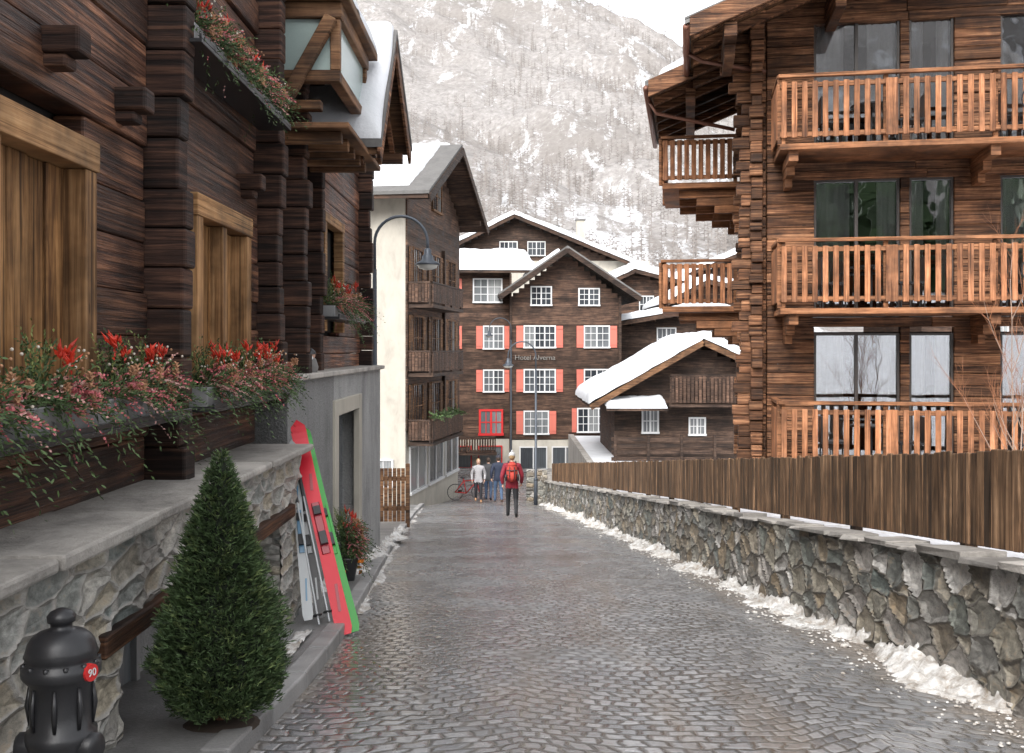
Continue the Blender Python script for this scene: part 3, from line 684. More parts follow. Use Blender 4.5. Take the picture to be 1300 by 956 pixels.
# ------------------------------------------------------------------ street lamps
def lamp(x,y,h,reach,sgn):
    e=empty('street_lamp'); mb=MB(); z=rz(y)+.05
    tube(mb,[(x,y,z),(x,y,z+.9),(x,y,z+.95),(x,y,z+h-reach)],[.075,.07,.05,.035],14)
    r=reach/2; zt=z+h-r; pts=[(x,y,z+h-reach),(x,y,zt-.0)]
    for k in range(1,17):
        a=math.pi*k/16; pts.append((x+sgn*(r-r*math.cos(a)),y,zt+r*math.sin(a)))
    pts.append((x+sgn*reach,y,zt-.12)); tube(mb,pts,.026,10)
    hx=x+sgn*reach; z0=zt-.12
    lathe(mb,hx,y,[(.03,z0+.03),(.06,z0),(.06,z0-.07),(.09,z0-.1),(.1,z0-.17),(.2,z0-.22),(.205,z0-.25)],20)
    tube(mb,[(x,y,z+.9),(x,y,z+.96)],.085,14)
    mb.obj('pole_and_arm',[M_metal],e,smooth=True)
    mb=MB(); lathe(mb,hx,y,[(.17,z0-.251),(.15,z0-.3),(.06,z0-.33)],20); mb.obj('lamp_glass',[plain('opal_glass',(.6,.6,.56),.25,.05)],e,smooth=True)
lamp(-2.28,17.0,5.55,.88,1); lamp(.86,37.,5.9,1.0,-1); lamp(-.05,52,8.2,1.1,-1)

# ------------------------------------------------------------------ CREAM BUILDING
e=empty('apartment_building'); f=Fr(-3.85,37,.168,.986)
mb=MB(); box(mb,f,0,8.62,-11,0,-7.2,5.9); mb.obj('plaster_body',[M_cream],e,.01)
def cl(z): 
    if z<5.75: return (0,8.62)
    k=(z-5.75)/(8.05-5.75)*4.31; return (k,8.62-k)
mb=MB(); log_wall(mb,f,0.02,8.6,-2.9,8.0,.24,[],.005,.07,0,.008,cl); prismgable(mb,f,0,4.31,8.62,-11,.0,5.9,8.1,0); mb.obj('timber_cladding',[M_dkr],e)
mb=MB()
for z in (-2.55,0.,2.5): 
    for i in range(3):
        a=.5+i*2.75
        win(mb,f,a+.2,a+1.5,z-.3,z+1.25,.075,2,2,.07,0,1,1,.45)
win(mb,f,3.6,5.,5.6,6.8,.075,2,2,.07,0,1)
mb.obj('windows',[M_pane,M_ceil],e)
mb=MB(); 
for i in range(3): win(mb,f,.5+i*2.8,2.7+i*2.8,-5.2,-3.6,.005,2,1,.08,0,1,cross=False)
f2=Fr(-3.85,37,-.986,.168,-1)
win(mb,f2,2.0,3.0,3.0,4.2,0,2,2,.06,0,1); win(mb,f2,4.0,5.0,0,1.4,0,2,2,.06,0,1)
win(mb,f2,.5,1.15,-4.9,-4.0,0,1,1,.06,0,1)
mb.obj('shop_windows',[M_pane,M_white],e)
mb=MB()
for z in (2.5,0.,-2.5):
    box(mb,f,.1,5.2,.08,1.0,z-.95,z-.83,1); railing(mb,f,.1,5.2,.95,z-.85,z,.1,.02,0,1,handgap=.03)
    railing(mb,Fr(f.p(.12,0,0).x,f.p(.12,0,0).y,f.n.x,f.n.y),.08,.95,0.0,z-.85,z,.1,.02,0,1,handgap=.03)
    box(mb,f,5.3,5.45,.08,.2,z-1.1,z+1.6,1)
mb.obj('balconies',[M_dkr,M_dk],e)
mb=MB(); roof(mb,f,-1.0,4.31,9.62,-11.5,1.1,5.35,8.0,5.35,.14); mb.obj('roof_boards',[M_dkr],e)
mb=MB(); roof(mb,f,-1.05,4.31,9.67,-11.5,1.15,5.495,8.145,5.495,.12); mb.obj('roof_slabs',[M_slate],e)
mb=MB()
for (a,za,b,zb_) in ((-1.05,5.33,4.31,8.0),(4.31,8.0,9.67,5.33)): beam(mb,f.p(a,1.18,za),f.p(b,1.18,zb_),.05,.3)
for a,z in ((.1,5.7),(4.2,7.75),(8.4,5.7)): box(mb,f,a,a+.2,0,1.05,z-.2,z)
mb.obj('bargeboards',[M_dk],e)
mb=MB(); snow(mb,f.p(-.5,-11.3,5.86),f.p(-.5,.3,5.86),f.p(4.1,.3,8.15),f.p(4.1,-11.3,8.15),.25,40,24,seed=3,edge=.6); snow(mb,f.p(4.35,-11.3,8.23),f.p(4.35,.6,8.23),f.p(9.5,.6,5.66),f.p(9.5,-11.3,5.66),.25,30,20,seed=4)
mb.obj('roof_snow',[M_snow],e,smooth=True)
mb=MB()
for z in (-2.5,):
    for a in (.6,1.8,3,4.2): 
        c=f.p(a,1.0,z)
        for k in range(26): spray(mb,c,(R(-1,1),R(-1,1),R(0,1.2)),R(.2,.5),7,.12,.02,0)
mb.obj('balcony_plants',FM,e)
e=empty('wooden_gate'); fgt=Fr(-3.6,24,1,.05); mb=MB(); zg=rz(24)+.1
for i in range(11): box(mb,fgt,i*.1,i*.1+.085,0,.03,zg+.05,zg+1.3)
box(mb,fgt,0,1.1,-.05,-.002,zg+.3,zg+.4); box(mb,fgt,0,1.1,-.05,-.002,zg+1.0,zg+1.1)
for a in (-.1,1.1): box(mb,fgt,a,a+.1,-.08,.04,zg-.1,zg+1.4)
mb.obj('gate_boards',[M_ceil],e)

# ------------------------------------------------------------------ HOTEL
e=empty('hotel_building'); f=Fr(0,60,.995,.06)
mb=MB()
def ch(z):
    if z<3.3: return (0,6.3)
    k=(z-3.3)/(5.8-3.3)*3.15; return (k,6.3-k)
log_wall(mb,f,0,6.3,-5.2,5.8,.26,[],-.3,0,0,.008,ch); box(mb,f,0.01,6.29,-9,-.31,-7.2,3.2,0)
log_wall(mb,f,-6.5,-.01,-5.2,4.7,.26,[],-1.1,-.8,0,.008); box(mb,f,-6.5,-.02,-9,-1.11,-7.2,4.6,0)
mb.obj('timber_walls',[M_dkr],e)
mb=MB(); box(mb,f,0,6.3,-.3,.02,-7.2,-5.25); box(mb,f,-6.5,-.01,-1.1,-.78,-7.2,-5.25); mb.obj('ground_floor',[M_cream],e)
mb=MB(); T=.075
for (a0,a1,z0,z1,sh,ns) in ((1.16,2.27,2.7,3.7,0,2),(3.98,5.1,2.7,3.6,0,2),(.75,2.5,.22,1.4,.42,3),(4.3,5.7,.22,1.4,.42,2),(.75,2.5,-2.38,-1.16,.42,3),(4.3,5.7,-2.38,-1.16,.42,2),(.75,2.1,-4.85,-3.6,.42,2),(3.9,5.7,-4.75,-3.45,.3,3)):
    win(mb,f,a0,a1,z0,z1,.012,ns,3,T,0,1,2,sh)
for (a0,a1,z0,z1,sh) in ((-2.2,-.6,2.9,4.2,0),(-1.6,-.5,.15,1.4,.4),(-1.6,-.5,-2.4,-1.2,.4),(-4.5,-3.4,2.9,4.2,.4),(-4.5,-3.4,.15,1.4,.4)): win(mb,f,a0,a1,z0,z1,-.785,2,3,T,0,1,2,sh)
win(mb,f,-1.8,-.6,-4.9,-3.6,-.785,2,2,T*1.6,0,3,3,0)
for i in range(3): win(mb,f,.5+i*1.9,2.0+i*1.9,-6.9,-5.7,.025,2,1,.07,0,1,cross=False)
for i in range(3): win(mb,f,-5.5+i*1.8,-4.2+i*1.8,-6.9,-5.7,-.775,1,1,.07,0,3,cross=False)
mb.obj('windows',[M_pane,M_white,M_red,M_redd],e)
mb=MB(); railing(mb,f,3.4,6.4,1.2,-6.1,-5.1,.1,.05,0,1,handgap=.04); box(mb,f,3.3,6.5,.03,1.25,-6.2,-6.08,1); railing(mb,f,-6,-1,0.3,-6.0,-5.0,.1,.05,0,1,handgap=.04); box(mb,f,-6.4,-.9,-.75,.35,-6.1,-5.98,1)
box(mb,f,6.3,6.45,-.1,.1,-6,3.2,1); box(mb,f,-.12,-.02,-.78,.08,-6,4.5,1)
mb.obj('balconies',[M_dkr,M_dk],e)
mb=MB(); roof(mb,f,-.75,3.15,7.4,-9.5,1.0,3.0,5.75,3.0-.1,.16); 
hexa(mb,[f.p(-7.5,-.0,4.55),f.p(1.4,-.0,4.55),f.p(1.4,-9,6.3),f.p(-7.5,-9,6.3),f.p(-7.5,-.0,4.7),f.p(1.4,-.0,4.7),f.p(1.4,-9,6.45),f.p(-7.5,-9,6.45)])
mb.obj('roof_boards',[M_dk],e)
mb=MB(); roof(mb,f,-.82,3.15,7.47,-9.5,1.05,3.165,5.915,3.065,.16); mb.obj('roof_slabs',[M_slate],e)
mb=MB()
for (a,za,b,zb_) in ((-.8,3.05,3.15,5.8),(3.15,5.8,7.45,2.95)): beam(mb,f.p(a,1.07,za),f.p(b,1.07,zb_),.05,.28)
mb.obj('bargeboards',[M_dk],e)
mb=MB(); snow(mb,f.p(-7.5,.05,4.71),f.p(1.5,.05,4.71),f.p(1.5,-9,6.46),f.p(-7.5,-9,6.46),.4,40,20,seed=11,amp=.15); snow(mb,f.p(3.35,-1.5,6.0),f.p(7.2,-1.5,3.42),f.p(7.2,-9,3.42),f.p(3.35,-9,6.0),.3,seed=12)
snow(mb,f.p(1.2,-2.5,4.76),f.p(3.1,-2.5,6.08),f.p(3.1,-9,6.08),f.p(1.2,-9,4.76),.25,seed=14)
mb.obj('roof_snow',[M_snow],e,smooth=True)
cu=bpy.data.curves.new('hotel_sign','FONT'); cu.body='Hotel Alverna'; cu.size=.42; cu.extrude=.02
t=bpy.data.objects.new('sign_lettering',cu); COL.objects.link(t); t.parent=e; p=f.p(.15,.05,-.55); t.location=p; t.rotation_euler=(math.pi/2,0,math.atan2(.06,.995)); cu.materials.append(M_slab)

# ------------------------------------------------------------------ generic chalet
def chalet(ox,oy,w,am,d,zb_,ze,zp,matw,wins,ov=1.,ux=1.,uy=0.,ze2=None,snowt=.35,base=None,side=1,chim=None):
    e=empty('chalet'); f=Fr(ox,oy,ux,uy,side); 
    if ze2 is None: ze2=ze
    def cc(z):
        a0=0;a1=w
        if z>ze: a0=(z-ze)/(zp-ze)*am
        if z>ze2: a1=w-(z-ze2)/(zp-ze2)*(w-am)
        return (a0,a1)
    mb=MB(); log_wall(mb,f,0,w,zb_,zp,.27,[],-.25,0,0,.008,cc); box(mb,f,.02,w-.02,-d,-.26,zb_,min(ze,ze2)); mb.obj('walls',[matw],e)
    if base: mb=MB(); box(mb,f,-.02,w+.02,-d,.03,zb_,base); mb.obj('plaster_base',[M_cream],e)
    sl=(zp-ze)/am; sr=(zp-ze2)/(w-am)
    mb=MB(); roof(mb,f,-ov,am,w+ov,-d-.5,1.,ze-sl*ov,zp,ze2-sr*ov,.2); mb.obj('roof_boards',[M_dk],e)
    mb=MB()
    for (a,za,b,zz) in ((-ov,ze-sl*ov,am,zp),(am,zp,w+ov,ze2-sr*ov)): beam(mb,f.p(a,1.04,za+.02),f.p(b,1.04,zz+.02),.05,.26)
    mb.obj('bargeboards',[M_ceil if oy<50 else M_dkr],e)
    mb=MB(); snow(mb,f.p(-ov-.1,1.1,ze-sl*ov+.2),f.p(am,1.1,zp+.2),f.p(am,-d-.5,zp+.2),f.p(-ov-.1,-d-.5,ze-sl*ov+.2),snowt,30,20,seed=ox,amp=.15)
    snow(mb,f.p(am,1.1,zp+.2),f.p(w+ov+.1,1.1,ze2-sr*ov+.2),f.p(w+ov+.1,-d-.5,ze2-sr*ov+.2),f.p(am,-d-.5,zp+.2),snowt,30,20,seed=ox+3,amp=.15)
    mb.obj('roof_snow',[M_snow],e,smooth=True)
    mb=MB()
    for (a0,a1,z0,z1) in wins: win(mb,f,a0,a1,z0,z1,.012,2,2,.08,0,1)
    if wins: mb.obj('windows',[M_pane,M_white],e)
    if chim:
        mb=MB(); 
        for (a,b,z0,z1,s) in chim: box(mb,f,a,a+s,b,b+s,z0,z1,0); box(mb,f,a-.1,a+s+.1,b-.1,b+s+.1,z1,z1+.12,1)
        mb.obj('chimneys',[M_beige,M_slate],e)
    return e,f
e,f=chalet(4.8,48,9,4.0,8,-7,-1.95,.35,M_dk,[(1.35,2.0,-3.8,-2.8),(3.55,4.2,-3.9,-3.2)],1.2,snowt=.42)
mb=MB(); railing(mb,f,2.5,5.6,1.0,-2.5,-1.1,.12,.06,0,1,handgap=.05); box(mb,f,2.4,5.7,.0,1.05,-2.6,-2.48,1)
for z in (-4.0,-4.3,-4.6,-4.9): box(mb,f,-.3,6,1.6,1.68,z-.09,z+.07,1)
for a in (-.2,1.3,2.8,4.3,5.8): box(mb,f,a,a+.12,1.69,1.8,-5.1,-3.8,1)
mb.obj('balcony_and_log_rail',[M_dkr,M_dk],e)
mb=MB(); hexa(mb,[f.p(-.5,1.4,-2.75),f.p(2.3,1.4,-2.75),f.p(2.3,0,-2.45),f.p(-.5,0,-2.45),f.p(-.5,1.4,-2.65),f.p(2.3,1.4,-2.65),f.p(2.3,0,-2.35),f.p(-.5,0,-2.35)]); mb.obj('lean_to_roof',[M_dk],e)
mb=MB(); snow(mb,f.p(-.5,1.45,-2.64),f.p(2.3,1.45,-2.64),f.p(2.3,0,-2.34),f.p(-.5,0,-2.34),.32,seed=41); mb.obj('lean_to_snow',[M_snow],e,smooth=True)
chalet(7.0,66,9,5.2,8,-7,1.7,2.6,M_dk,[(2.4,3.5,.1,1.4),(5.5,6.6,.1,1.4)],.8,snowt=.4)
chalet(11.0,70,8,2.2,9,-6,3.4,4.6,M_dkr,[(1,2,1.6,2.8)],.8,snowt=.4)
chalet(-4.2,88,16,4.4,12,-7,9.2,11.4,M_dk,[(3.2,4.6,8.2,9.3),(5.6,7,8.2,9.3),(8.5,9.8,6.9,7.8)],1.2,ze2=6.6,snowt=.4,base=7.7,chim=[(9.9,-3,8.9,11.5,.7),(7.8,-5,9,11.2,.6)])
chalet(8.0,80,9,1.5,10,-7,5.4,6.1,M_dkr,[(2,3,3.0,4.2)],1.,ze2=4.2,snowt=.6,base=2)
chalet(14.5,92,12,6,10,-7,6.2,8.6,M_dk,[(2,3.2,4,5.4)],1.,snowt=.5)
chalet(-30,92,14,7,10,-7,6,9,M_dkr,[(4,5,4,5)],1.,snowt=.6)
chalet(-16,62,9,4.5,10,-7,4,7,M_dkr,[(4,5,2,3)],1.,snowt=.5)
chalet(24,60,12,6,10,-6,3,7,M_dkr,[(4,5,1,2)],1.,snowt=.5)

# ------------------------------------------------------------------ RIGHT TIMBER BUILDING
e=empty('timber_apartment_building'); f=Fr(4.81,18.83,.985,-.17)
levels=[(3.48,6.02),(.68,3.12),(-2.1,.32)]
wcols=[(.72,2.22),(2.38,3.14),(3.92,5.4),(5.55,6.3),(7.1,9.0)]
holes=[(a,b,z0,z1) for (a,b) in wcols for (z0,z1) in levels]
mb=MB(); log_wall(mb,f,-.12,10.5,-5,7.8,.2,holes,-.2,0,0,.022,lmin=2.4,hv=.22); mb.obj('front_log_wall',[M_wr],e,.012)
fs=Fr(*f.p(-.12,-.2,0).xy,-f.n.x,-f.n.y,-1)
if fs.n.dot(f.u)>0: fs=Fr(*f.p(-.12,-.2,0).xy,-f.n.x,-f.n.y,1)
mb=MB(); log_wall(mb,fs,0,9,-5,6.2,.2,[],-.2,0,0,.014); mb.obj('side_log_wall',[M_wr],e,.012)
mb=MB(); z=-5.
while z<6.3:
    h=.2*R(.85,1.15); out=-.66+R(-.09,.1)
    if z>4.6: out-= (z-4.6)*.42
    box(mb,f,out,-.13,-.26+R(-.02,.02),-.04+R(-.02,.02),z+.006,z+h-.006)
    box(mb,f,-.42+R(-.03,.03),-.2+R(-.02,.02),-.15,.16+R(-.08,.09)+(max(0,z-4.8)*.5),z+.006+.1,z+h-.006+.1)
    z+=h
z=-5.
while z<6:
    h=.2*R(.9,1.1); box(mb,f,-.55+R(-.08,.08),-.12,-2.6,-2.4,z+.006,z+h-.006); z+=h
mb.obj('corner_log_ends',[M_wr],e,.014)
mbf=MB();mbg=MB();mbr=MB();mbc=MB()
for (a,b) in wcols:
    for (z0,z1) in levels:
        t=.045
        box(mbf,f,a,a+t,-.18,-.06,z0,z1); box(mbf,f,b-t,b,-.18,-.06,z0,z1); box(mbf,f,a+t,b-t,-.18,-.06,z1-t,z1); box(mbf,f,a+t,b-t,-.18,-.06,z0,z0+t)
        if b-a>1.3: m_=(a+b)/2; box(mbf,f,m_-.03,m_+.03,-.16,-.07,z0+t,z1-t)
        box(mbg,f,a+t,b-t,-.125,-.115,z0+t,z1-t)
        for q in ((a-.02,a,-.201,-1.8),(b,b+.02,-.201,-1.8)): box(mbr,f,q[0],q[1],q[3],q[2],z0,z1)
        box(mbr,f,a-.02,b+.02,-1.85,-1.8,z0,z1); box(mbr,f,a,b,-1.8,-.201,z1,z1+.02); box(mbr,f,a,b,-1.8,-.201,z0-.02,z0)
        for (c0,c1) in ((a+.05,a+.05+(b-a)*R(.25,.42)),(b-.05-(b-a)*R(.2,.35),b-.05)):
            V=[];F=[];n=int((c1-c0)/.02)+2
            for i in range(n):
                aa=c0+(c1-c0)*i/(n-1); bb=-.22+.03*math.sin(i*.9)+.01*math.sin(i*2.1)
                V+=[f.p(aa,bb,z0+.02),f.p(aa,bb,z1-.05)]
            for i in range(n-1): F.append((2*i,2*i+2,2*i+3,2*i+1))
            mbc.add(V,F,0)
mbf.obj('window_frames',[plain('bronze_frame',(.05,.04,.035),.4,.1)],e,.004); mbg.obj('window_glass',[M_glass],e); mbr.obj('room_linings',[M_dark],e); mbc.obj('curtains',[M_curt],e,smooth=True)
mb=MB(); mbb=MB(); mbk=MB()
for zt,zb_ in ((4.71,3.42),(1.91,.62),(-.86,-2.15)):
    box(mb,f,0,10.4,.02,1.4,zb_-.0,zb_+.1,1)
    railing(mb,f,0.0,10.4,1.35,zb_+.1,zt,.09,.08,0,1,handgap=.09,mid=True)
    fr2=Fr(*f.p(0,0,0).xy,f.n.x,f.n.y); railing(mb,fr2,.1,1.3,0.0 ,zb_+.1,zt,.1,.055,0,1,handgap=.09)
    for a in (.15,3.4,6.6):
        box(mb,f,a,a+.16,0.02,1.3,zb_-.18,zb_-.002,1)
        box(mb,f,a+.01,a+.15,0.02,.8,zb_-.34,zb_-.182,1)
        box(mb,f,a+.02,a+.14,0.02,.45,zb_-.5,zb_-.342,1)
    c=f.p(4.07,1.42,(zt+zb_)/2+.06)
    pts=[c+f.u*.23*math.cos(k*math.pi/12)+Vector((0,0,.23*math.sin(k*math.pi/12))) for k in range(25)]
    tube(mbb,pts,.012,6,0); tube(mbb,[c-f.u*.12-Vector((0,0,.08)),c+Vector((0,0,.1)),c+f.u*.12-Vector((0,0,.08))],.01,6,0)
    for a in (1.6,4.6):
        z=zb_+.1
        tube(mbk,[f.p(a,.7,z),f.p(a,.7,z+.72)],.025,8); tube(mbk,[f.p(a,.7,z+.72),f.p(a,.7,z+.75)],.35,20)
        for sd in (-.65,.65):
            box(mbk,f,a+sd-.22,a+sd+.22,.5,.92,z+.43,z+.47)
            for q in ((-.2,.52),(.18,.52),(-.2,.88),(.18,.88)): box(mbk,f,a+sd+q[0],a+sd+q[0]+.025,q[1],q[1]+.025,z,z+.43)
            bb=a+sd+(.2 if sd>0 else -.22); box(mbk,f,bb,bb+.03,.5,.92,z+.47,z+.9)
for zt,zb_ in ((4.6,3.5),(1.95,.85)):
    box(mb,f,-2.1,-.1,-6,-2.9,zb_-.02,zb_+.1,1); railing(mb,f,-2.1,-.56,-2.88,zb_+.05,zt,.1,.05,0,1,handgap=.05)
    fr2=Fr(*f.p(-2.1,0,0).xy,-f.n.x,-f.n.y); railing(mb,fr2,2.9,6,.02,zb_+.05,zt,.1,.05,0,1,handgap=.05)
    for b in (-3.1,-4.4,-5.7):
        for q in range(4): box(mb,f,-1.75+q*.38,-.3,b-.16,b,zb_-.2-q*.17,zb_-.04-q*.17,1)
mb.obj('balconies',[M_rail,M_railh],e,.006); mbb.obj('ring_emblems',[M_black],e); mbk.obj('balcony_furniture',[M_black],e)
mb=MB()
def sl(a): return 5.5+(a+1.5)*.40
def sl2(a): return 5.25+(a+2.3)*.40
def rs(mb,a0,a1,b0,b1,fn,lo,hi,m=0):
    hexa(mb,[f.p(a0,b0,fn(a0)+lo),f.p(a1,b0,fn(a1)+lo),f.p(a1,b1,fn(a1)+lo),f.p(a0,b1,fn(a0)+lo),f.p(a0,b0,fn(a0)+hi),f.p(a1,b0,fn(a1)+hi),f.p(a1,b1,fn(a1)+hi),f.p(a0,b1,fn(a0)+hi)],m)
b=1.8
while b>-1.6:
    rs(mb,-1.5,6,b-.17,b-.006,sl,0,.05); b-=.18
b=-1.2
while b>-7:
    rs(mb,-2.3,2,b-.17,b-.006,sl2,0,.05); b-=.18
mb.obj('eave_boards',[M_ceil],e)
mb=MB()
for k in range(5): rs(mb,-1.45,6,1.6-k*.85-.12,1.6-k*.85,sl,-.16,-.002)
for k in range(7): rs(mb,-2.25,2,-1.3-k*.85-.12,-1.3-k*.85,sl2,-.16,-.002)
for a in (-.95,.9,3.): box(mb,f,a,a+.22,-.1,1.75,sl(a)-.42,sl(a)-.17); 
for a in (-.95,.9,3.): box(mb,f,a+.02,a+.2,-.1,1.3,sl(a)-.62,sl(a)-.425)
box(mb,f,-1.6,-1.4,-7,-2.0,sl2(-1.5)-.36,sl2(-1.5)-.17)
rs(mb,-1.52,6,1.81,1.87,sl,-.2,.14); rs(mb,-2.33,2,-1.19,-1.13,sl2,-.2,.14)
mb.obj('rafters_and_purlins',[M_wr],e,.01)
mb=MB()
b=1.85
while b>-1.5: rs(mb,-1.6,6,b-.5,b-.01,sl,.055,.10+R(0,.03)); rs(mb,-1.62+R(-.03,.03),-.6,b-.5,b-.01,sl,.135,.17); b-=.5
b=-1.2
while b>-7: rs(mb,-2.4,2,b-.5,b-.01,sl2,.055,.10+R(0,.03)); rs(mb,-2.42+R(-.03,.03),-1.4,b-.5,b-.01,sl2,.135,.17); b-=.5
mb.obj('roof_slabs',[M_slate],e)
mb=MB(); snow(mb,f.p(-1.1,1.75,sl(-1.1)+.17),f.p(6,1.75,sl(6)+.15),f.p(6,-1.4,sl(6)+.15),f.p(-1.1,-1.4,sl(-1.1)+.17),.3,40,24,seed=21)
snow(mb,f.p(-2.1,-1.5,sl2(-2.1)+.17),f.p(2,-1.5,sl2(2)+.15),f.p(2,-7,sl2(2)+.15),f.p(-2.1,-7,sl2(-2.1)+.17),.3,30,24,seed=22)
mb.obj('roof_snow',[M_snow],e,smooth=True)
mb=MB(); tube(mb,[f.p(-2.38,-1.2,sl2(-2.4)+.02),f.p(-2.38,-7,sl2(-2.4)+.0)],.06,10); tube(mb,[f.p(-1.58,1.8,sl(-1.6)+.02),f.p(-1.58,-1.5,sl(-1.6)+.0)],.06,10)
tube(mb,[f.p(-2.35,-2.2,sl2(-2.4)),f.p(-2.2,-2.2,4.95),f.p(-.6,-2.2,4.55)],.04,8)
tube(mb,[f.p(-1.55,.3,sl(-1.6)),f.p(-1.3,.3,5.3),f.p(-.15,.1,5.1)],.04,8)
mb.obj('gutters',[M_copper],e,smooth=True)
mb=MB()
for (z0,z1) in ((3.5,5.8),(.7,3.0)): box(mb,fs,3.6,5.6,.005,.03,z0+.1,z1-.2)
mb.obj('side_doors',[M_pane],e)

# bare shrub by fence
e=empty('bare_birch_tree'); mb=MB()
def br(p,d,l,r,dep):
    p=Vector(p); pts=[p]; rr=[r]; 
    for i in range(4):
        d=(d+Vector((R(-.12,.12),R(-.12,.12),R(-.02,.12)))).normalized(); p=p+d*l/4; pts.append(p.copy()); rr.append(r*(1-.16*(i+1)))
        if dep>0:
            for q in range(2):
                if random.random()<.85: br(p,(d+Vector((R(-.8,.8),R(-.8,.8),R(-.1,.5)))).normalized(),l*R(.35,.5),r*.5,dep-1)
    tube(mb,pts,rr,5 if dep<2 else 8,0 if dep<2 else 1)
for (sx,sy,L_) in ((6.3,12.8,2.7),(6.45,13.0,2.2),(6.2,12.7,1.9)): br((sx,sy,-2.3),Vector((R(-.06,.06),R(-.1,.1),1)),L_,.013,3)
mb.obj('branches',[plain('orange_twig',(.27,.11,.05),.7,.4),plain('birch_bark',(.3,.21,.16),.7,.4)],e)

# ------------------------------------------------------------------ bicycle
e=empty('bicycle'); mb=MB(); bx,by=-1.85,42.5; bz=rz(by)
for dx in (-.5,.5):
    c=Vector((bx+dx,by,bz+.34)); tube(mb,[c+Vector((.33*math.cos(k*math.pi/10),0,.33*math.sin(k*math.pi/10))) for k in range(21)],.018,6,1)
    for k in range(8): a=k*math.pi/8; tube(mb,[c-Vector((.32*math.cos(a),0,.32*math.sin(a))),c+Vector((.32*math.cos(a),0,.32*math.sin(a)))],.003,4,1)
P=lambda x,z:(bx+x,by,bz+z)
for a,b in (((-.5,.34),(-.05,.3)),((-.5,.34),(-.15,.8)),((-.05,.3),(-.17,.9)),((-.05,.3),(.38,.78)),((-.15,.8),(.36,.85)),((.5,.34),(.34,.98))): tube(mb,[P(*a),P(*b)],.022,8,0)
tube(mb,[(bx+.32,by-.25,bz+1.0),(bx+.34,by,bz+.98),(bx+.32,by+.25,bz+1.0)],.014,6,1); ell(mb,P(-.18,.93),.13,.06,.03,1)
mb.obj('frame_and_wheels',[M_redd,M_black],e,smooth=True)

# ------------------------------------------------------------------ PEOPLE
def skinmesh(chains,levels=2):
    verts=[];rad=[];edges=[];idx={};segs=[]
    def vid(p,r):
        k=tuple(round(q,4) for q in p)
        if k not in idx: idx[k]=len(verts); verts.append(p); rad.append(r)
        return idx[k]
    for ch,lab in chains:
        pr=None
        for (p,r) in ch:
            i=vid(p,r)
            if pr is not None and pr!=i:
                edges.append((pr,i)); segs.append((Vector(verts[pr]),Vector(verts[i]),lab))
            pr=i
    me=bpy.data.meshes.new('tmp'); me.from_pydata(verts,edges,[]); o=bpy.data.objects.new('tmp',me); COL.objects.link(o)
    sm=o.modifiers.new('s','SKIN'); 
    sv=me.skin_vertices[0].data
    for i,r in enumerate(rad): sv[i].radius=r if isinstance(r,tuple) else (r,r)
    sv[0].use_root=True
    ss=o.modifiers.new('ss','SUBSURF'); ss.levels=levels; ss.render_levels=levels
    dg=bpy.context.evaluated_depsgraph_get(); ev=o.evaluated_get(dg); m2=ev.to_mesh()
    V=[v.co.copy() for v in m2.vertices]; F=[tuple(p.vertices) for p in m2.polygons]
    ev.to_mesh_clear(); bpy.data.objects.remove(o)
    return V,F,segs
def dseg(p,a,b):
    ab=b-a; t=max(0,min(1,(p-a).dot(ab)/max(1e-9,ab.length_squared))); return (p-a-ab*t).length
def hand(c,dr,side):
    c=Vector(c); dr=Vector(dr).normalized(); fw=Vector((0,1,0)); inn=Vector((-side,0,0))
    pm=c+dr*.045; ch=[([(tuple(c),.024),(tuple(pm),.034),(tuple(pm+dr*.035),.03)],'skin')]
    for k,l in enumerate((.068,.078,.072,.055)):
        off=fw*(.028-.019*k); b=pm+dr*.035+off
        ch.append(([(tuple(pm+dr*.035),.03),(tuple(b),.0095),(tuple(b+dr*l*.5+inn*.006),.009),(tuple(b+dr*l*.85+inn*.026),.0075)],'skin'))
    ch.append(([(tuple(pm),.034),(tuple(pm+fw*.036+dr*.005),.012),(tuple(pm+fw*.05+dr*.04+inn*.01),.009)],'skin'))
    return ch
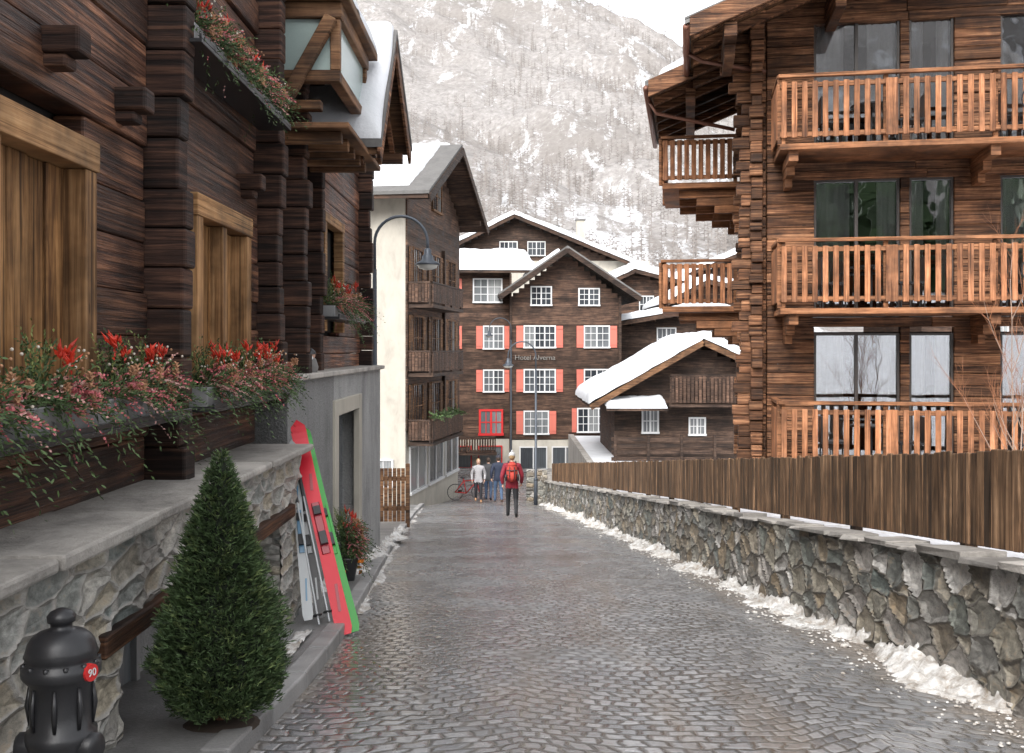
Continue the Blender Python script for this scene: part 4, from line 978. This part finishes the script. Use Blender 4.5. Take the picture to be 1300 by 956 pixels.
def person(name,x,y,ang,H,cols,stride=1,hat=None,hair=None,pack=False,longhair=False):
    e=empty(name); s=H/1.75; k=stride
    aL=(-.11,.16*k,.1); aR=(.11,-.26*k,.17)
    ch=[([((0,0,.95),(.155,.115)),((0,0,1.08),(.145,.11)),((0,.0,1.25),(.165,.12)),((0,0,1.4),(.15,.105)),((0,.005,1.5),.058),((0,.015,1.58),.055)],'jacket'),
        ([((0,0,.95),(.155,.115)),((-.095,0,.88),.1),((-.105,.14*k,.5),.066),(aL,.05)],'pants'),
        ([((0,0,.95),(.155,.115)),((.095,0,.88),.1),((.105,.0,.49),.066),(aR,.05)],'pants'),
        ([(aL,.05),((-.12,.16*k+.13,.045),.04)],'boots'),([(aR,.05),((.12,-.26*k+.11,.06),.04)],'boots')]
    wr={}
    for sd,sw in ((-1,-1),(1,1)):
        sh=(sd*.185,0,1.42); el=(sd*.27,-.05+.05*sw*k,1.14); w=(sd*.25,.07+.1*sw*k,.92)
        ch.append(([((0,0,1.4),(.15,.105)),(sh,.078),(el,.06),(w,.044)],'jacket')); wr[sd]=(w,Vector(w)-Vector(el))
    V,F,segs=skinmesh(ch)
    mats=[cols['jacket'],cols['pants'],cols['boots'],cols['skin'],cols['hair'],cols['hat'],cols['pack'],M_black]
    li={'jacket':0,'pants':1,'boots':2,'skin':3}
    T=Matrix.Translation((x,y,rz(y)+.012+(.03)))@Matrix.Rotation(ang,4,'Z')@Matrix.Scale(s,4)
    mb=MB(); 
    for fc in F:
        c=sum((V[i] for i in fc),Vector())/len(fc); lab=min(segs,key=lambda q:dseg(c,q[0],q[1]))[2]
        if lab=='pants' and c.z>.82: lab='jacket'
        if lab=='jacket' and c.z>1.53: lab='skin'
        mb.f.append(fc); mb.m.append(li[lab]); mb.c.append(.5)
    mb.v=[tuple(T@v) for v in V]
    o=mb.obj('body',mats,e,smooth=True)
    mb=MB()
    for sd in (-1,1):
        V2,F2,_=skinmesh(hand(wr[sd][0],wr[sd][1],sd),1); mb.add([T@v for v in V2],F2,3,.5)
    hb=MB()
    ell(hb,(0,.02,1.65),.074,.092,.112,3,.5,16,12); ell(hb,(0,.11,1.64),.012,.018,.02,3,.5,8,6)
    for sd in (-1,1):
        ell(hb,(sd*.075,.01,1.645),.01,.02,.03,3,.5,8,6); ell(hb,(sd*.028,.1,1.663),.011,.008,.007,7,.5,8,6)
    ell(hb,(0,.103,1.6),.024,.008,.006,6,.5,8,5)
    if hair is not None:
        ell(hb,(0,-.005,1.672),.083,.094,.108,4,.5,16,12)
        if longhair: ell(hb,(0,-.07,1.56),.08,.045,.16,4,.5,12,10)
    if hat is not None:
        ell(hb,(0,.005,1.705),.09,.102,.09,5,.5,16,10); tube(hb,[(0,.01,1.66),(0,.01,1.70)],[.092,.094],18,5,.3); ell(hb,(0,0,1.81),.03,.03,.03,5,.5,8,6)
    if pack:
        ell(hb,(0,-.2,1.25),.155,.11,.25,6,.5,16,14); ell(hb,(0,-.29,1.16),.11,.06,.12,6,.1,12,10); ell(hb,(0,-.2,1.46),.12,.09,.07,6,.9,12,8)
        for sd in (-1,1):
            tube(hb,[(sd*.09,-.12,1.47),(sd*.1,-.02,1.53),(sd*.1,.1,1.42),(sd*.12,.12,1.25),(sd*.14,-.05,1.1)],.02,8,7); ell(hb,(sd*.16,-.2,1.12),.035,.07,.1,7,.5,8,6)
            tube(hb,[(sd*.06,-.3,1.42),(sd*.07,-.34,1.2),(sd*.05,-.33,1.06)],.012,6,7)
        for zz in (1.32,1.2): tube(hb,[(-.14,-.27,zz),(0,-.335,zz),(.14,-.27,zz)],.012,6,7)
    mb.add([T@Vector(v) for v in hb.v],hb.f,0,.5); n=len(hb.f); mb.m[-n:]=hb.m
    mb.obj('head_hands_and_gear',mats,e,smooth=True)
def pc(j,p,b,h='h',hat=(.6,.6,.58),pk=(.5,.05,.03)):
    q=lambda n,c:plain(n,c,.75,.3,40,bst=.4)
    return dict(jacket=q('jacket_cloth',j),pants=q('trouser_cloth',p),boots=q('boot_leather',b),skin=q('skin',(.5,.3,.22)),hair=q('hair',(.3,.2,.1) if h=='h' else h),hat=q('wool_hat',hat),pack=q('backpack_cloth',pk))
person('walking_man',0.0,27.6,0,1.76,pc((.2,.008,.02),(.012,.012,.014),(.02,.018,.016),hat=(.42,.42,.42),pk=(.4,.04,.025)),1,hat=1,hair=1,pack=True)
person('walking_woman',-1.3,39.6,math.pi,1.68,pc((.34,.33,.34),(.015,.015,.02),(.3,.16,.08),(.35,.23,.1)),.6,hair=1,longhair=True)
person('walking_man',-.52,39.0,.1,1.8,pc((.015,.022,.045),(.05,.085,.15),(.14,.09,.06),(.05,.03,.02),hat=(.03,.03,.04)),.8,hat=1,hair=1)
person('walking_man',-.95,41.2,-.1,1.74,pc((.05,.05,.055),(.05,.08,.14),(.04,.03,.03),(.05,.03,.02),hat=(.05,.05,.06)),.8,hair=1)

# ------------------------------------------------------------------ MOUNTAIN
HY=[(70,-7.5),(110,-3),(160,6),(200,14),(300,40),(450,98),(600,175),(700,232),(850,320),(1100,430)]
def mh(x,y):
    h=interp(y,HY)
    k=max(0,min(1,(y-100)/300))
    u=(x*.75+y*.6)/45; v=(x*-.6+y*.75)/150
    n=noise.fractal(Vector((u,v,0)),1.,2.1,5)
    n2=noise.fractal(Vector((x/18,y/18,3)),1.,2.1,4)
    h+= k*(n*15+n2*3.5) + (-x*.10*k if x<0 else 0)-max(0,x-66)*.45*k
    cap=238-.85*(x-75)+n2*3+n*6
    if h>cap: h=cap+(h-cap)*.02
    return h
xs_=list(np.linspace(-420,520,190)); ysm=list(np.concatenate([np.linspace(70,300,60),np.linspace(304,900,150)]))
Z=np.array([[mh(x,y) for x in xs_] for y in ysm])
mb=MB(); nu=len(xs_); V=[(xs_[i],ysm[j],Z[j,i]) for j in range(len(ysm)) for i in range(nu)]
F=[(j*nu+i,j*nu+i+1,(j+1)*nu+i+1,(j+1)*nu+i) for j in range(len(ysm)-1) for i in range(nu-1)]
mb.add(V,F,0,.5)
def mountmat():
    m,nt,b,o=newmat('snowy_mountainside')
    v=coords(nt,(.085,.011,.03),0,(0,0,-.85)); n=noi(nt,v,1,8,.7,.8)
    v2=coords(nt,(.011,.011,.011)); n2=noi(nt,v2,1,5,.6); v3=coords(nt,(.35,.35,.2)); n3=noi(nt,v3,1,6,.78)
    sp=N(nt,'SeparateXYZ'); tc=N(nt,'TexCoord'); L(nt,tc.outputs['Object'],sp.inputs[0])
    low=math_(nt,'MULTIPLY',math_(nt,'SUBTRACT',1,math_(nt,'MULTIPLY',sp.outputs[2],1/90.),True),.06)
    f_=math_(nt,'ADD',math_(nt,'MULTIPLY',n,.7),math_(nt,'MULTIPLY',n2,.25)); f_=math_(nt,'ADD',f_,math_(nt,'MULTIPLY',n3,.3)); f_=math_(nt,'ADD',f_,low)
    sn=ramp(nt,f_,[(.665,0),(.74,.8)])
    rock=ramp(nt,n3,[(.3,(.17,.16,.155)),(.5,(.265,.25,.24)),(.7,(.37,.355,.345))])  # rock greys lightened, aerial haze is painted into the colour
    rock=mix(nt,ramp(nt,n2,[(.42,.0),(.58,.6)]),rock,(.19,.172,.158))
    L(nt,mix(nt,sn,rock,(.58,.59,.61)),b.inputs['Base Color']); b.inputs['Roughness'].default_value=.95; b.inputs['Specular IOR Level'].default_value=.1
    bump(nt,b,n3,.6,2.); return m
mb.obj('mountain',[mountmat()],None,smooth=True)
def zat(x,y):
    i=np.searchsorted(xs_,x)-1; j=np.searchsorted(ysm,y)-1
    return float(Z[j,i])
mb=MB(); cnt=0
M_la=plain('bare_larch',(.18,.162,.15),.95,.5,1,bst=0);  # tree colour paled, distance haze painted into it
while cnt<6000:
    y=R(170,760); x=R(-.55,.32)*y
    dens=noise.fractal(Vector((x/60,y/90,7)),1.,2.,3)
    if dens+R(-.3,.3)<.0+(.15 if y<260 else 0): continue
    z=zat(x,y); h=R(4,9); w=h*.13; cnt+=1
    c=random.random()
    mb.add([(x-.12,y,z),(x+.12,y,z),(x,y,z+h)],[(0,1,2)],0,c)
    for q in range(9):
        t=.2+.75*q/9+R(-.03,.03); ww=w*(1-t)*R(1.,2.)+.15; s=1 if q%2 else -1; zz=z+h*t; dy=R(-.6,.6)
        mb.add([(x,y,zz-.1),(x+s*ww,y+dy,zz+ww*.25-.3),(x,y,zz+.22)],[(0,1,2)],0,c)
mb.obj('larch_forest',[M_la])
# unseen surroundings behind the viewpoint, put in for the window reflections
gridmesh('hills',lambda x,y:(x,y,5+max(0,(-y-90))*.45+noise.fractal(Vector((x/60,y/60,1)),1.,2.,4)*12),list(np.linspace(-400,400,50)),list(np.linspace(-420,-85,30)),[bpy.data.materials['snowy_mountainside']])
chalet(-8,-44,10,5,24,0,6.0,8.6,M_dkr,[],1.,0.,1.,snowt=.5)  # unseen chalet, added for its snow roof to whiten the window reflections
mb=MB()
for i in range(260):
    x=R(-70,90); y=R(-110,-60); z=5+max(0,-y-90)*.45; h=R(9,16)
    for q in range(6):
        r=h*.2*(1-q/6.5); z0=z+h*(.1+q*.15)
        V=[(x+r*(1+.3*(k%2))*math.cos(k*.785),y+r*(1+.3*(k%2))*math.sin(k*.785),z0-.3*(k%2)) for k in range(8)]+[(x,y,z0+h*.28)]
        mb.add(V,[(k,(k+1)%8,8) for k in range(8)])
mb.obj('conifer_forest',[M_sp])

# ------------------------------------------------------------------ light, world, camera
w=bpy.data.worlds.new('World'); S.world=w; w.use_nodes=True; nt=w.node_tree; nt.nodes.clear()
sky=nt.nodes.new('ShaderNodeTexSky'); sky.sky_type='NISHITA'; sky.sun_disc=False; sky.sun_elevation=math.radians(42); sky.sun_rotation=math.radians(200)
sky.air_density=1.; sky.dust_density=4; sky.ozone_density=1
hs=nt.nodes.new('ShaderNodeHueSaturation'); hs.inputs['Saturation'].default_value=.15; hs.inputs['Value'].default_value=3.0
bg=nt.nodes.new('ShaderNodeBackground'); bg.inputs[1].default_value=.15; wo=nt.nodes.new('ShaderNodeOutputWorld')
nt.links.new(sky.outputs[0],hs.inputs['Color']); nt.links.new(hs.outputs[0],bg.inputs[0]); nt.links.new(bg.outputs[0],wo.inputs[0])
sl_=bpy.data.lights.new('sun','SUN'); sl_.energy=1.1; sl_.angle=math.radians(16); sl_.color=(1,.98,.96)
so=bpy.data.objects.new('sun',sl_); COL.objects.link(so)
az=math.radians(200); el=math.radians(42); dv=Vector((math.sin(az)*math.cos(el),math.cos(az)*math.cos(el),math.sin(el)))
so.rotation_euler=(-dv).to_track_quat('-Z','Y').to_euler()
S.view_settings.view_transform='Standard'; S.view_settings.look='None'; S.view_settings.exposure=0
cam=bpy.data.cameras.new('camera'); cam.lens=36; cam.sensor_width=36; cam.shift_y=-33/1300; cam.clip_end=3000; cam.clip_start=.05
co=bpy.data.objects.new('camera',cam); COL.objects.link(co); co.location=(0,0,0); co.rotation_euler=(math.pi/2,0,0); S.camera=co
